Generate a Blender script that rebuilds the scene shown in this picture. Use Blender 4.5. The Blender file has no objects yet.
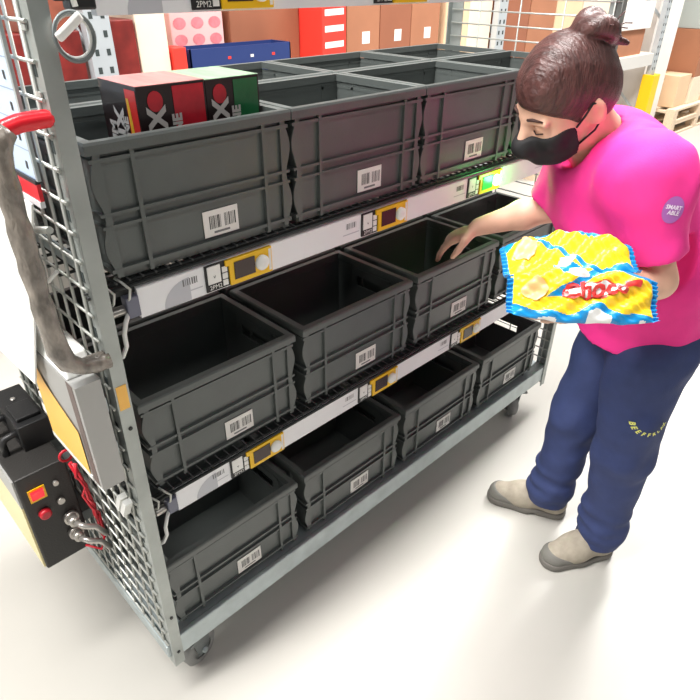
import bpy, math, random
import numpy as np
from mathutils import Vector, Matrix
from mathutils.bvhtree import BVHTree

random.seed(4)
scene = bpy.context.scene
C = bpy.data.collections.new('warehouse')
scene.collection.children.link(C)

# ------------------------------------------------------------------ camera
cam_d = bpy.data.cameras.new('camera')
cam = bpy.data.objects.new('camera', cam_d)
C.objects.link(cam)
cam_d.sensor_width = 36.0
cam_d.lens = 600.96 / 700.0 * 36.0
cam_d.clip_start = 0.02
cam_d.clip_end = 200
Rr = Vector((0.71332708, -0.70078929, 0.00767152))
Ru = Vector((0.36873446, 0.38459524, 0.84623956))
Rf = Vector((0.59598605, 0.60081684, -0.53274736))
cam.matrix_world = Matrix(((Rr.x, Ru.x, -Rf.x, -0.3204), (Rr.y, Ru.y, -Rf.y, -0.9088),
                           (Rr.z, Ru.z, -Rf.z, 1.5715), (0, 0, 0, 1)))
scene.camera = cam

# ------------------------------------------------------------------ light and exposure
scene.view_settings.view_transform = 'Standard'
scene.view_settings.look = 'None'
scene.view_settings.gamma = 1.0
scene.view_settings.exposure = 0.03
world = bpy.data.worlds.new('warehouse_air')
scene.world = world
world.use_nodes = True
world.node_tree.nodes['Background'].inputs[0].default_value = (0.96, 0.98, 1.0, 1)
world.node_tree.nodes['Background'].inputs[1].default_value = 0.15


def area(name, loc, sx, sy, power, col=(1, 0.98, 0.95), target=None):
    d = bpy.data.lights.new(name, 'AREA')
    d.shape = 'RECTANGLE'
    d.size = sx
    d.size_y = sy
    d.energy = power
    d.color = col
    o = bpy.data.objects.new(name, d)
    o.location = loc
    if target is not None:
        o.rotation_euler = (Vector(target) - Vector(loc)).to_track_quat('-Z', 'Y').to_euler()
    C.objects.link(o)
    return o


# rows of strip luminaires under the warehouse roof, running along the aisle
area('ceiling_strip_light_cart', (0.9, 0.18, 3.7), 7.0, 0.4, 340)
area('ceiling_strip_light_cross_aisle', (-2.3, 0.6, 4.3), 0.6, 5.0, 190, target=(0.6, 0.3, 0.8))
area('ceiling_strip_light_far', (8.4, 0.3, 4.8), 8.0, 0.6, 560)
area('ceiling_strip_light_front_aisle', (1.8, -3.2, 5.0), 9.0, 0.5, 95)

# ------------------------------------------------------------------ helpers: materials


def rgb(r, g, b):
    f = lambda c: ((c / 255.0) / 12.92) if c / 255.0 <= 0.04045 else (((c / 255.0) + 0.055) / 1.055) ** 2.4
    return (f(r), f(g), f(b), 1.0)


MATS = {}


def mat(name, col, rough=0.5, metal=0.0, var=0.0, vscale=8.0, bump=0.0, bscale=60.0, emit=None, estr=0.0,
        stretch=None, trans=0.0, coat=0.0, spec=None):
    m = bpy.data.materials.new(name)
    m.use_nodes = True
    nt = m.node_tree
    p = nt.nodes['Principled BSDF']
    p.inputs['Base Color'].default_value = col
    p.inputs['Roughness'].default_value = rough
    p.inputs['Metallic'].default_value = metal
    if spec is not None:
        p.inputs['Specular IOR Level'].default_value = spec
    if trans:
        p.inputs['Transmission Weight'].default_value = trans
    if coat:
        p.inputs['Coat Weight'].default_value = coat
    if emit is not None:
        p.inputs['Emission Color'].default_value = emit
        p.inputs['Emission Strength'].default_value = estr
    if var or bump:
        tc = nt.nodes.new('ShaderNodeTexCoord')
        src = tc.outputs['Object']
        if stretch:
            mp = nt.nodes.new('ShaderNodeMapping')
            mp.inputs['Scale'].default_value = stretch
            nt.links.new(src, mp.inputs['Vector'])
            src = mp.outputs['Vector']
    if var:
        n = nt.nodes.new('ShaderNodeTexNoise')
        n.inputs['Scale'].default_value = vscale
        n.inputs['Detail'].default_value = 5
        nt.links.new(src, n.inputs['Vector'])
        cr = nt.nodes.new('ShaderNodeValToRGB')
        cr.color_ramp.elements[0].position = 0.3
        cr.color_ramp.elements[1].position = 0.7
        cr.color_ramp.elements[0].color = tuple(c * (1 - var) for c in col[:3]) + (1,)
        cr.color_ramp.elements[1].color = tuple(min(1, c * (1 + var)) for c in col[:3]) + (1,)
        nt.links.new(n.outputs['Fac'], cr.inputs['Fac'])
        nt.links.new(cr.outputs['Color'], p.inputs['Base Color'])
    if bump:
        n2 = nt.nodes.new('ShaderNodeTexNoise')
        n2.inputs['Scale'].default_value = bscale
        n2.inputs['Detail'].default_value = 4
        nt.links.new(src, n2.inputs['Vector'])
        b = nt.nodes.new('ShaderNodeBump')
        b.inputs['Strength'].default_value = bump
        b.inputs['Distance'].default_value = 0.01
        nt.links.new(n2.outputs['Fac'], b.inputs['Height'])
        nt.links.new(b.outputs['Normal'], p.inputs['Normal'])
    MATS[name] = m
    return m


mat('floor_epoxy', rgb(193, 190, 183), 0.38, var=0.05, vscale=1.3, bump=0.02, bscale=9)
mat('wall_white', rgb(240, 238, 234), 0.8, var=0.03)
mat('crate_plastic', rgb(90, 95, 93), 0.36, var=0.06, vscale=14, bump=0.05, bscale=220)
mat('zinc', rgb(176, 186, 188), 0.38, metal=0.55, var=0.10, vscale=22)
mat('zinc_post', rgb(166, 171, 168), 0.42, metal=0.5, var=0.16, vscale=9)
mat('zinc_dark', rgb(120, 126, 126), 0.45, metal=0.5, var=0.15, vscale=15)
mat('wire_zinc', rgb(190, 192, 186), 0.4, metal=0.45)
mat('shelf_wire', rgb(58, 60, 60), 0.45, metal=0.5)
mat('rail_white', rgb(240, 241, 243), 0.35, var=0.02)
mat('paper_white', rgb(235, 233, 228), 0.6, var=0.03, vscale=30)
mat('white_plastic', rgb(240, 240, 236), 0.35)
mat('print_grey', rgb(120, 120, 122), 0.6)
mat('print_soft', rgb(196, 198, 204), 0.5)
mat('ink', rgb(28, 28, 30), 0.5)
mat('yellow_plastic', rgb(246, 196, 20), 0.4)
mat('screen_dark', rgb(58, 40, 36), 0.25)
mat('screen_green', rgb(30, 170, 40), 0.3, emit=(0.02, 0.6, 0.06, 1), estr=0.7)
mat('lamp_green', rgb(160, 255, 170), 0.3, emit=(0.35, 1.0, 0.42, 1), estr=7.0)
mat('black_plastic', rgb(30, 30, 31), 0.42, bump=0.05, bscale=160)
mat('black_box', rgb(40, 38, 36), 0.5, bump=0.12, bscale=200, var=0.08)
mat('cream_panel', rgb(236, 222, 168), 0.45)
mat('connector_metal', rgb(186, 182, 176), 0.3, metal=0.7)
mat('connector_blue', rgb(110, 112, 128), 0.4)
mat('switch_red', rgb(235, 30, 45), 0.3, emit=(1.0, 0.03, 0.05, 1), estr=0.5)
mat('button_red', rgb(188, 34, 48), 0.35)
mat('wire_red', rgb(205, 36, 52), 0.35)
mat('grip_red', rgb(222, 30, 44), 0.28)
mat('wire_white', rgb(236, 236, 232), 0.4)
mat('bubble_wrap', rgb(128, 120, 111), 0.2, var=0.45, vscale=55, bump=1.0, bscale=45, coat=0.5, stretch=(1, 1, 0.5))
mat('sheet_blue', rgb(196, 214, 236), 0.45)
mat('sheet_line', rgb(148, 166, 192), 0.5)
mat('orange_sticker', rgb(255, 196, 92), 0.45)
mat('grey_enclosure', rgb(168, 168, 166), 0.4, metal=0.25)
mat('dark_seam', rgb(92, 74, 70), 0.4)
mat('rubber', rgb(140, 140, 138), 0.6)
mat('wheel_grey', rgb(150, 152, 150), 0.5)
mat('teal', rgb(86, 170, 180), 0.5)
mat('skin', rgb(232, 184, 158), 0.5, var=0.06, vscale=20)
mat('hair', rgb(80, 50, 47), 0.38, var=0.45, vscale=26, bump=0.5, bscale=60, stretch=(6, 1.2, 1.2))
mat('pink_cotton', rgb(250, 52, 150), 0.75, var=0.05, vscale=18, bump=0.08, bscale=300)
mat('navy_twill', rgb(50, 62, 106), 0.8, var=0.10, vscale=26, bump=0.12, bscale=260)
mat('mask_black', rgb(26, 25, 27), 0.7, bump=0.05, bscale=200)
mat('suede_grey', rgb(172, 162, 146), 0.8, var=0.12, vscale=40, bump=0.15, bscale=200)
mat('toe_grey', rgb(122, 120, 114), 0.65, var=0.08)
mat('sole_grey', rgb(112, 108, 102), 0.6)
mat('emblem_yellow', rgb(226, 228, 120), 0.6)
mat('badge_purple', rgb(176, 104, 186), 0.6)
mat('badge_white', rgb(246, 226, 246), 0.6)
mat('logo_peach', rgb(255, 170, 150), 0.6)
mat('brow', rgb(70, 45, 40), 0.7)
mat('foil_yellow', rgb(250, 208, 40), 0.28, bump=0.18, bscale=26, var=0.05)
mat('foil_blue', rgb(20, 140, 205), 0.28, bump=0.18, bscale=26)
mat('foil_white', rgb(240, 240, 238), 0.3, bump=0.3, bscale=26)
mat('foil_red', rgb(222, 62, 60), 0.3, bump=0.3, bscale=26)
mat('foil_biscuit', rgb(236, 190, 130), 0.35, var=0.15, vscale=40)
mat('gum_black', rgb(36, 20, 22), 0.3, coat=0.4)
mat('gum_red', rgb(200, 30, 48), 0.3, coat=0.4, var=0.12, vscale=50)
mat('gum_bright_red', rgb(232, 44, 40), 0.3, coat=0.4)
mat('gum_green', rgb(26, 110, 62), 0.3, coat=0.4, var=0.10, vscale=50)
mat('gum_yellow', rgb(240, 190, 50), 0.35)
mat('gum_letter', rgb(206, 200, 196), 0.4)
mat('gum_pink_top', rgb(196, 120, 116), 0.3, coat=0.4, var=0.3, vscale=9, stretch=(6, 1, 1))
mat('gum_green_top', rgb(140, 176, 140), 0.3, coat=0.4, var=0.3, vscale=9, stretch=(6, 1, 1))
mat('carton_brown', rgb(168, 112, 82), 0.75, var=0.07, vscale=5)
mat('carton_mid', rgb(150, 92, 66), 0.75, var=0.07, vscale=5)
mat('carton_pale', rgb(226, 194, 158), 0.75, var=0.05, vscale=5)
mat('carton_cream', rgb(240, 220, 196), 0.75, var=0.04, vscale=5)
mat('carton_white', rgb(238, 232, 226), 0.6, var=0.03, vscale=5)
mat('carton_red', rgb(118, 36, 32), 0.45, var=0.3, vscale=16)
mat('carton_scarlet', rgb(232, 60, 48), 0.5, var=0.06)
mat('carton_pink', rgb(236, 186, 184), 0.5, var=0.05)
mat('pink_print', rgb(226, 128, 136), 0.5, var=0.2, vscale=25)
mat('carton_orange', rgb(140, 76, 58), 0.5, var=0.2, vscale=18)
mat('tray_blue', rgb(38, 56, 110), 0.45)
mat('tape', rgb(196, 160, 112), 0.3)
mat('pallet_wood', rgb(224, 202, 176), 0.8, var=0.10, vscale=12, stretch=(1, 8, 8))
mat('guard_yellow', rgb(250, 200, 20), 0.4)
mat('rack_zinc', rgb(196, 202, 206), 0.45, metal=0.35, var=0.05)
mat('rack_blue_beam', rgb(210, 208, 204), 0.5)
mat('hole_dark', rgb(52, 60, 60), 0.7)
mat('film_grey', rgb(176, 184, 180), 0.3)
M = MATS

# ------------------------------------------------------------------ helpers: meshes


def V(*a):
    return Vector(a)


class MB:
    """collects boxes, tubes and plates, then links them as one mesh object"""

    def __init__(self):
        self.v = []
        self.f = []
        self.m = []
        self.mats = []
        self.sm = []

    def mi(self, m):
        if m not in self.mats:
            self.mats.append(m)
        return self.mats.index(m)

    def add(self, verts, faces, m, smooth=False):
        b = len(self.v)
        self.v += [tuple(x) for x in verts]
        k = self.mi(m)
        for f in faces:
            self.f.append([b + i for i in f])
            self.m.append(k)
            self.sm.append(smooth)

    def box(self, lo, hi, m, M4=None):
        x0, y0, z0 = lo
        x1, y1, z1 = hi
        vs = [(x0, y0, z0), (x1, y0, z0), (x1, y1, z0), (x0, y1, z0), (x0, y0, z1), (x1, y0, z1), (x1, y1, z1), (x0, y1, z1)]
        if M4 is not None:
            vs = [tuple(M4 @ Vector(p)) for p in vs]
        self.add(vs, [(0, 3, 2, 1), (4, 5, 6, 7), (0, 1, 5, 4), (1, 2, 6, 5), (2, 3, 7, 6), (3, 0, 4, 7)], m)

    def hexa(self, vs, m):
        self.add(vs, [(0, 3, 2, 1), (4, 5, 6, 7), (0, 1, 5, 4), (1, 2, 6, 5), (2, 3, 7, 6), (3, 0, 4, 7)], m)

    def quad(self, a, b, c, d, m):
        self.add([a, b, c, d], [(0, 1, 2, 3)], m)

    def tube(self, pts, r, m, n=8, closed=False, smooth=True, radii=None):
        pts = [Vector(p) for p in pts]
        k = len(pts)
        vs = []
        prev = None
        for i, p in enumerate(pts):
            if closed:
                t = pts[(i + 1) % k] - pts[(i - 1) % k]
            else:
                t = pts[min(i + 1, k - 1)] - pts[max(i - 1, 0)]
            t.normalize()
            if prev is None:
                up = Vector((0, 0, 1)) if abs(t.z) < 0.9 else Vector((1, 0, 0))
                a = t.cross(up).normalized()
            else:
                a = (prev - t * prev.dot(t)).normalized()
            prev = a
            b = t.cross(a)
            rr = radii[i] if radii else r
            for j in range(n):
                w = 2 * math.pi * j / n
                vs.append(p + a * (rr * math.cos(w)) + b * (rr * math.sin(w)))
        fs = []
        for i in range(k if closed else k - 1):
            i2 = (i + 1) % k
            for j in range(n):
                j2 = (j + 1) % n
                fs.append((i * n + j, i * n + j2, i2 * n + j2, i2 * n + j))
        self.add(vs, fs, m, smooth)
        if not closed:
            b0 = len(self.v) - len(vs)
            kk = self.mi(m)
            self.f.append([b0 + j for j in range(n)][::-1])
            self.m.append(kk)
            self.sm.append(False)
            self.f.append([b0 + (k - 1) * n + j for j in range(n)])
            self.m.append(kk)
            self.sm.append(False)

    def cyl(self, a, b, r, m, n=20, r2=None):
        self.tube([a, b], r, m, n, radii=[r, r if r2 is None else r2])

    def prism(self, poly, axis, lo, hi, m):
        """poly: list of 2-D points in the two other axes"""
        def mk(p, h):
            q = list(p)
            q.insert(axis, h)
            return q
        n = len(poly)
        vs = [mk(p, lo) for p in poly] + [mk(p, hi) for p in poly]
        fs = [tuple(range(n))[::-1], tuple(range(n, 2 * n))]
        for i in range(n):
            j = (i + 1) % n
            fs.append((i, j, n + j, n + i))
        self.add(vs, fs, m)

    def lean(self):
        """the handle end of the cart is slightly out of plumb"""
        self.v = [(x + .022 * (z - .2) / 1.2, y, z) for x, y, z in self.v]
        return self

    def build(self, name, parent=None, bevel=0.0, origin=None, seg=2):
        me = bpy.data.meshes.new(name)
        vs = self.v
        if origin is not None:
            vs = [(a - origin[0], b - origin[1], c - origin[2]) for a, b, c in vs]
        me.from_pydata(vs, [], self.f)
        for m in self.mats:
            me.materials.append(m)
        me.polygons.foreach_set('material_index', self.m)
        me.polygons.foreach_set('use_smooth', self.sm)
        me.update()
        o = bpy.data.objects.new(name, me)
        C.objects.link(o)
        if origin is not None:
            o.location = origin
        if parent is not None:
            o.parent = parent
        if bevel:
            b = o.modifiers.new('soft_edges', 'BEVEL')
            b.width = bevel
            b.segments = seg
            b.limit_method = 'ANGLE'
        return o


def tag(o, label, cat, group=None):
    o['label'] = label
    o['category'] = cat
    if group:
        o['group'] = group
    return o


def thing(name, label, cat, loc=(0, 0, 0), rotz=0.0, group=None):
    o = bpy.data.objects.new(name, None)
    o.empty_display_size = 0.05
    o.location = loc
    o.rotation_euler = (0, 0, rotz)
    C.objects.link(o)
    return tag(o, label, cat, group)


def struct(o):
    o['kind'] = 'structure'
    return o


def copy_tree(o, parent=None):
    c = o.copy()
    C.objects.link(c)
    if parent is not None:
        c.parent = parent
    for ch in list(o.children):
        copy_tree(ch, c)
    return c


def text_geo(body, size, bold=0.0):
    cu = bpy.data.curves.new('letters', 'FONT')
    cu.body = body
    cu.size = size
    cu.align_x = 'CENTER'
    cu.align_y = 'CENTER'
    cu.offset = bold
    cu.resolution_u = 2
    o = bpy.data.objects.new('letters', cu)
    C.objects.link(o)
    dg = bpy.context.evaluated_depsgraph_get()
    dg.update()
    me = bpy.data.meshes.new_from_object(o.evaluated_get(dg))
    vs = [Vector(v.co) for v in me.vertices]
    fs = [tuple(p.vertices) for p in me.polygons]
    bpy.data.objects.remove(o)
    bpy.data.curves.remove(cu)
    bpy.data.meshes.remove(me)
    return vs, fs


def add_text(mb, body, size, m, origin, xdir, ydir, bold=0.0, lift=0.0, sx=1.0):
    vs, fs = text_geo(body, size, bold)
    xd = Vector(xdir).normalized()
    yd = Vector(ydir).normalized()
    nd = xd.cross(yd)
    o = Vector(origin) + nd * lift
    mb.add([o + xd * (v.x * sx) + yd * v.y for v in vs], fs, m)


# ------------------------------------------------------------------ helpers: implicit surfaces for soft bodies
def n3(v):
    v = np.asarray(v, float)
    return v / np.linalg.norm(v)


class Sdf:
    """smooth union of tapered capsules and ellipsoids, meshed by surface nets"""

    def __init__(self, lo, hi, h):
        self.lo = np.array(lo, float)
        self.h = h
        self.n = np.ceil((np.array(hi) - self.lo) / h).astype(int) + 1
        self.D = np.full(self.n, 0.5, np.float32)

    def _sub(self, lo, hi):
        a = np.clip(np.floor((np.array(lo) - self.lo) / self.h).astype(int), 0, self.n)
        b = np.clip(np.ceil((np.array(hi) - self.lo) / self.h).astype(int) + 1, 0, self.n)
        if np.any(b <= a):
            return None, None
        ax = [self.lo[i] + self.h * np.arange(a[i], b[i]) for i in range(3)]
        P = np.stack(np.meshgrid(*ax, indexing='ij'), -1)
        return tuple(slice(a[i], b[i]) for i in range(3)), P

    def _put(self, sl, d, k, op):
        A = self.D[sl]
        d = d.astype(np.float32)
        if op == 'add':
            if k > 0:
                hh = np.maximum(k - np.abs(A - d), 0) / k
                self.D[sl] = np.minimum(A, d) - hh * hh * k * 0.25
            else:
                self.D[sl] = np.minimum(A, d)
        elif op == 'sub':
            d = -d
            if k > 0:
                hh = np.maximum(k - np.abs(A - d), 0) / k
                self.D[sl] = np.maximum(A, d) + hh * hh * k * 0.25
            else:
                self.D[sl] = np.maximum(A, d)

    def cone(self, a, b, ra, rb, k=0.01, op='add', flat=None):
        """capsule from a to b; flat=(axis, s): cross-section scaled by s along that axis"""
        a = np.asarray(a, float)
        b = np.asarray(b, float)
        s = flat[1] if flat else 1.0
        mr = max(ra, rb) * max(1.0, s) + k + 4 * self.h + 0.02
        sl, P = self._sub(np.minimum(a, b) - mr, np.maximum(a, b) + mr)
        if sl is None:
            return
        A, B = a, b
        if flat:
            u = n3(flat[0])
            f = 1.0 / s - 1.0
            P = P + ((P - a) @ u)[..., None] * u * f
            B = b + ((b - a) @ u) * u * f
        ab = B - A
        L = max(ab @ ab, 1e-9)
        t = np.clip(((P - A) @ ab) / L, 0, 1)
        q = P - A - t[..., None] * ab
        d = (np.sqrt((q * q).sum(-1)) - (ra + (rb - ra) * t)) * min(1.0, s)
        self._put(sl, d, k, op)

    def ell(self, c, axes, rad, k=0.01, op='add'):
        c = np.asarray(c, float)
        mr = max(rad) + k + 4 * self.h + 0.02
        sl, P = self._sub(c - mr, c + mr)
        if sl is None:
            return
        A = np.array([n3(x) for x in axes])
        q = (P - c) @ A.T
        r = np.array(rad)
        k0 = np.sqrt(((q / r) ** 2).sum(-1))
        k1 = np.sqrt(((q / (r * r)) ** 2).sum(-1)) + 1e-9
        d = k0 * (k0 - 1.0) / k1
        self._put(sl, d, k, op)

    def cut(self, p, n, k=0.0):
        """remove everything on the side n points to"""
        sl, P = self._sub(self.lo, self.lo + self.h * self.n)
        d = -((P - np.asarray(p, float)) @ n3(n))
        self._put(sl, d, k, 'sub')

    def slab(self, p, n, r):
        """remove what lies past the plane at p (towards n), within r of p"""
        p = np.asarray(p, float)
        sl, P = self._sub(p - r, p + r)
        q = P - p
        d = np.maximum(-(q @ n3(n)), np.sqrt((q * q).sum(-1)) - r)
        self._put(sl, d, 0.0, 'sub')

    def waves(self, amp, scale, seed=0, lo=None, hi=None, n=6):
        rng = np.random.RandomState(seed)
        sl, P = self._sub(self.lo if lo is None else lo, self.lo + self.h * self.n if hi is None else hi)
        w = np.zeros(P.shape[:3])
        for i in range(n):
            d = n3(rng.normal(size=3)) * scale * (0.6 + 0.9 * rng.rand())
            w += np.sin(P @ d + rng.rand() * 6.28)
        self.D[sl] += (amp * w / math.sqrt(n)).astype(np.float32)

    def folds(self, dirs):
        """directional cloth folds: (direction, wave number, depth, phase)"""
        sl, P = self._sub(self.lo, self.lo + self.h * self.n)
        for d, k, amp, ph in dirs:
            d = n3(d)
            w = P @ d
            bend = np.sin(P @ n3(np.cross(d, (0.3, 0.5, 0.8))) * k * 0.35 + ph)
            self.D[sl] += (amp * np.sin(w * k + 1.4 * bend + ph) * (0.55 + 0.45 * bend)).astype(np.float32)

    def mesh(self, name, m, parent=None, smooth_iter=2):
        D = self.D
        h = self.h
        s = D < 0
        nx, ny, nz = D.shape
        cnt = np.zeros((nx - 1, ny - 1, nz - 1), np.int8)
        for dx in (0, 1):
            for dy in (0, 1):
                for dz in (0, 1):
                    cnt += s[dx:nx - 1 + dx, dy:ny - 1 + dy, dz:nz - 1 + dz]
        act = (cnt > 0) & (cnt < 8)
        idx = np.argwhere(act)
        ids = np.full(cnt.shape, -1, np.int64)
        ids[act] = np.arange(len(idx))
        acc = np.zeros((len(idx), 3))
        num = np.zeros(len(idx))
        for ax in range(3):
            o = [i for i in range(3) if i != ax]
            for p in (0, 1):
                for q in (0, 1):
                    a = idx.copy()
                    a[:, o[0]] += p
                    a[:, o[1]] += q
                    b = a.copy()
                    b[:, ax] += 1
                    da = D[a[:, 0], a[:, 1], a[:, 2]].astype(float)
                    db = D[b[:, 0], b[:, 1], b[:, 2]].astype(float)
                    c = (da < 0) != (db < 0)
                    t = np.where(c, da / np.where(c, da - db, 1.0), 0)
                    pt = a + 0.0
                    pt[:, ax] += t
                    acc[c] += pt[c]
                    num[c] += 1
        vs = self.lo + h * acc / num[:, None]
        faces = []
        for ax in range(3):
            o1, o2 = [(1, 2), (2, 0), (0, 1)][ax]
            sa = np.take(s, range(D.shape[ax] - 1), ax)
            sb = np.take(s, range(1, D.shape[ax]), ax)
            e = np.argwhere(sa != sb)
            e = e[(e[:, o1] > 0) & (e[:, o2] > 0) & (e[:, o1] < D.shape[o1] - 1) & (e[:, o2] < D.shape[o2] - 1)]
            if not len(e):
                continue
            def g(d1, d2):
                c = e.copy()
                c[:, o1] += d1
                c[:, o2] += d2
                return ids[c[:, 0], c[:, 1], c[:, 2]]
            q = np.stack([g(-1, -1), g(0, -1), g(0, 0), g(-1, 0)], 1)
            flip = ~sa[e[:, 0], e[:, 1], e[:, 2]]
            q[flip] = q[flip][:, ::-1]
            faces.append(q)
        F = np.concatenate(faces)
        for _ in range(smooth_iter):
            ac = np.zeros_like(vs)
            cn = np.zeros(len(vs))
            for i in range(4):
                j = (i + 1) % 4
                np.add.at(ac, F[:, i], vs[F[:, j]])
                np.add.at(ac, F[:, j], vs[F[:, i]])
                np.add.at(cn, F[:, i], 1)
                np.add.at(cn, F[:, j], 1)
            vs = 0.5 * vs + 0.5 * ac / np.maximum(cn, 1)[:, None]
        me = bpy.data.meshes.new(name)
        me.from_pydata(vs.tolist(), [], F.tolist())
        me.materials.append(m)
        me.polygons.foreach_set('use_smooth', [True] * len(me.polygons))
        me.update()
        o = bpy.data.objects.new(name, me)
        C.objects.link(o)
        if parent is not None:
            o.parent = parent
        return o


def bvh_of(o):
    me = o.data
    return BVHTree.FromPolygons([v.co for v in me.vertices], [tuple(p.vertices) for p in me.polygons])


# ================================================================== the setting
mb = MB()
mb.box((-14, -12, -0.1), (26, 12, 0), M['floor_epoxy'])
struct(mb.build('floor'))
mb = MB()
mb.box((-14, 6.0, 0), (26, 6.2, 7), M['wall_white'])
struct(mb.build('wall_back'))
mb = MB()
mb.box((19.0, -12, 0), (19.2, 6.0, 7), M['wall_white'])
struct(mb.build('wall_right'))

# ================================================================== the picking cart
XL, XR = -0.030, 1.705        # outer faces of the end posts
YF, YB = -0.020, 0.620        # front and back
Z_DECK, Z_MID, Z_TOP = 0.214, 0.657, 1.137
cart = thing('picking_cart', 'tall galvanised order-picking cart with three tiers of dark crates and white label rails', 'cart', (0, 0, 0))


def post(name, x, y, sx, sy, label=None):
    """angle-section upright; sx, sy point into the cart"""
    m = MB()
    t = 0.004
    w, d = 0.026, 0.05
    xa, xb = sorted((x, x + sx * w))
    ya, yb = sorted((y, y + sy * t))
    m.box((xa, ya, 0.12), (xb, yb, 2.0), M['zinc_post'])
    xa, xb = sorted((x, x + sx * t))
    ya, yb = sorted((y + sy * t, y + sy * d))
    m.box((xa, ya, 0.12), (xb, yb, 2.0), M['zinc_post'])
    # punched slots on the side leg, each a dark inset plate
    z = 0.45
    while z < 1.95:
        e = 0.0006
        m.box((min(x - sx * e, x), min(y + sy * .018, y + sy * .032), z), (max(x - sx * e, x), max(y + sy * .018, y + sy * .032), z + 0.018), M['hole_dark'])
        z += 0.10
    if x < 0:
        m.lean()
    o = m.build(name, cart)
    return o


p0 = post('upright_post', XL, YF, 1, 1)
post('upright_post', XR, YF, -1, 1)
post('upright_post', XL, YB, 1, -1)
post('upright_post', XR, YB, -1, -1)
for z in (0.168, 0.30, 0.86):
    mb = MB()
    mb.cyl((XL + 0.014, YF + 0.001, z), (XL + 0.014, YF - 0.002, z), 0.004, M['ink'], 10)
    mb.lean().build('post_bolt', cart)
mb = MB()
mb.box((XL + .003, YF - 0.0012, 0.905), (XL + 0.022, YF + 0.0, 0.955), M['orange_sticker'])
mb.lean().build('post_sticker', cart)['label'] = 'small orange sticker on the front post'

# deck
mb = MB()
mb.box((XL + .005, 0.0, 0.196), (XR - .005, YB - .005, 0.209), M['zinc'])
mb.build('deck_plate', cart)
for nm, lo, hi in (('deck_beam', (XL + .005, YF + .004, 0.145), (XR - .005, -0.002, 0.213)),
                   ('deck_beam', (XL + .005, YB - .03, 0.145), (XR - .005, YB - .005, 0.21)),
                   ('deck_beam', (XL + .004, 0.0, 0.14), (XL + .028, YB - .03, 0.205)),
                   ('deck_beam', (XR - .028, 0.0, 0.14), (XR - .004, YB - .03, 0.205))):
    mb = MB()
    mb.box(lo, hi, M['zinc'])
    mb.build(nm, cart, bevel=0.003)


def caster(x, y, ang):
    m = MB()
    T = Matrix.Translation((x, y, 0)) @ Matrix.Rotation(ang, 4, 'Z')
    m.box((-.05, -.04, .132), (.05, .04, .14), M['zinc_dark'], T)
    for s in (-1, 1):
        vs = [(-.035, s * .022 - .002, .132), (.03, s * .022 - .002, .132), (.03, s * .022 + .002, .132), (-.035, s * .022 + .002, .132),
              (-.018, s * .022 - .002, .042), (.014, s * .022 - .002, .042), (.014, s * .022 + .002, .042), (-.018, s * .022 + .002, .042)]
        vs = [tuple(T @ Vector(p)) for p in vs]
        m.hexa(vs, M['zinc_dark'])
    m.cyl(T @ Vector((0, -.03, .052)), T @ Vector((0, .03, .052)), .008, M['zinc'], 12)
    o = m.build('caster', cart)
    w = MB()
    prof = [(-.017, .030), (-.017, .044), (-.012, .051), (.012, .051), (.017, .044), (.017, .030)]
    n = 32
    vs = []
    for i in range(n):
        a = 2 * math.pi * i / n
        for py, r in prof:
            vs.append(T @ Vector((r * math.cos(a), py, .052 + r * math.sin(a))))
    k = len(prof)
    fs = [(i * k + j, i * k + j + 1, ((i + 1) % n) * k + j + 1, ((i + 1) % n) * k + j) for i in range(n) for j in range(k - 1)]
    w.add(vs, fs, M['rubber'], True)
    w.cyl(T @ Vector((0, -.012, .052)), T @ Vector((0, .012, .052)), .034, M['wheel_grey'], 24)
    w.build('wheel', o)
    return o


caster(0.055, 0.035, 0.25)
caster(1.575, 0.045, 0.9)
caster(0.055, 0.55, 0.6)
caster(1.60, 0.55, 0.2)

# wire mesh in both ends


def wire_panel(x, z0, z1, step_y, step_z, r):
    m = MB()
    y = YF + 0.03
    while y < YB:
        m.tube([(x, y, z0), (x, y, z1)], r, M['wire_zinc'], 6)
        y += step_y
    z = z0
    while z < z1:
        m.tube([(x, YF + .01, z), (x, YB - .01, z)], r, M['wire_zinc'], 6)
        z += step_z
    if x < 0:
        m.lean()
    return m.build('wire_panel', cart)


wire_panel(XL - .003, 0.20, 1.98, 0.048, 0.047, 0.0028)
wire_panel(XR - .012, 0.20, 1.98, 0.16, 0.042, 0.0028)
mb = MB()
mb.box((XL - .008, YF + .012, .150), (XL + .003, YB - .02, .192), M['zinc'])
mb.lean().build('bottom_rail', cart, bevel=.003)
for z in (0.76, 1.16, 1.95):
    mb = MB()
    mb.box((XL + .004, YF + .03, z), (XL + .008, YB - .03, z + .025), M['zinc'])
    mb.lean().build('panel_rail', cart)

# wire shelves


def wire_shelf(z, label=None):
    m = MB()
    r = 0.003
    y = 0.0
    while y <= 0.60:
        m.tube([(XL + .012, y, z - .006), (XR - .014, y, z - .006)], r, M['shelf_wire'], 6)
        y += 0.05
    x = 0.01
    while x < XR - .03:
        m.tube([(x, -.006, z - .003), (x, .605, z - .003)], r * 0.8, M['shelf_wire'], 5)
        x += 0.024
    m.box((XL + .03, .003, z - .030), (XR - .02, .007, z - .004), M['shelf_wire'])  # solid dark strip added to block the bright gap above the rail
    for yy in (-.006, .606):
        m.tube([(XL + .012, yy, z - .012), (XR - .014, yy, z - .012)], .004, M['shelf_wire'], 6)
    return m.build('wire_shelf', cart)


wire_shelf(Z_MID)
wire_shelf(Z_TOP)


def bars(mb, x0, x1, z0, z1, y, m, rng, n=14):
    """barcode strokes between x0 and x1"""
    x = x0
    while x < x1:
        w = rng.choice((0.5, 0.5, 1, 1.4)) * (x1 - x0) / (n * 1.7)
        mb.quad((x, y, z0), (min(x + w, x1), y, z0), (min(x + w, x1), y, z1), (x, y, z1), m)
        x += w + rng.choice((0.5, 0.8, 1.1)) * (x1 - x0) / (n * 1.7)


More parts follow.
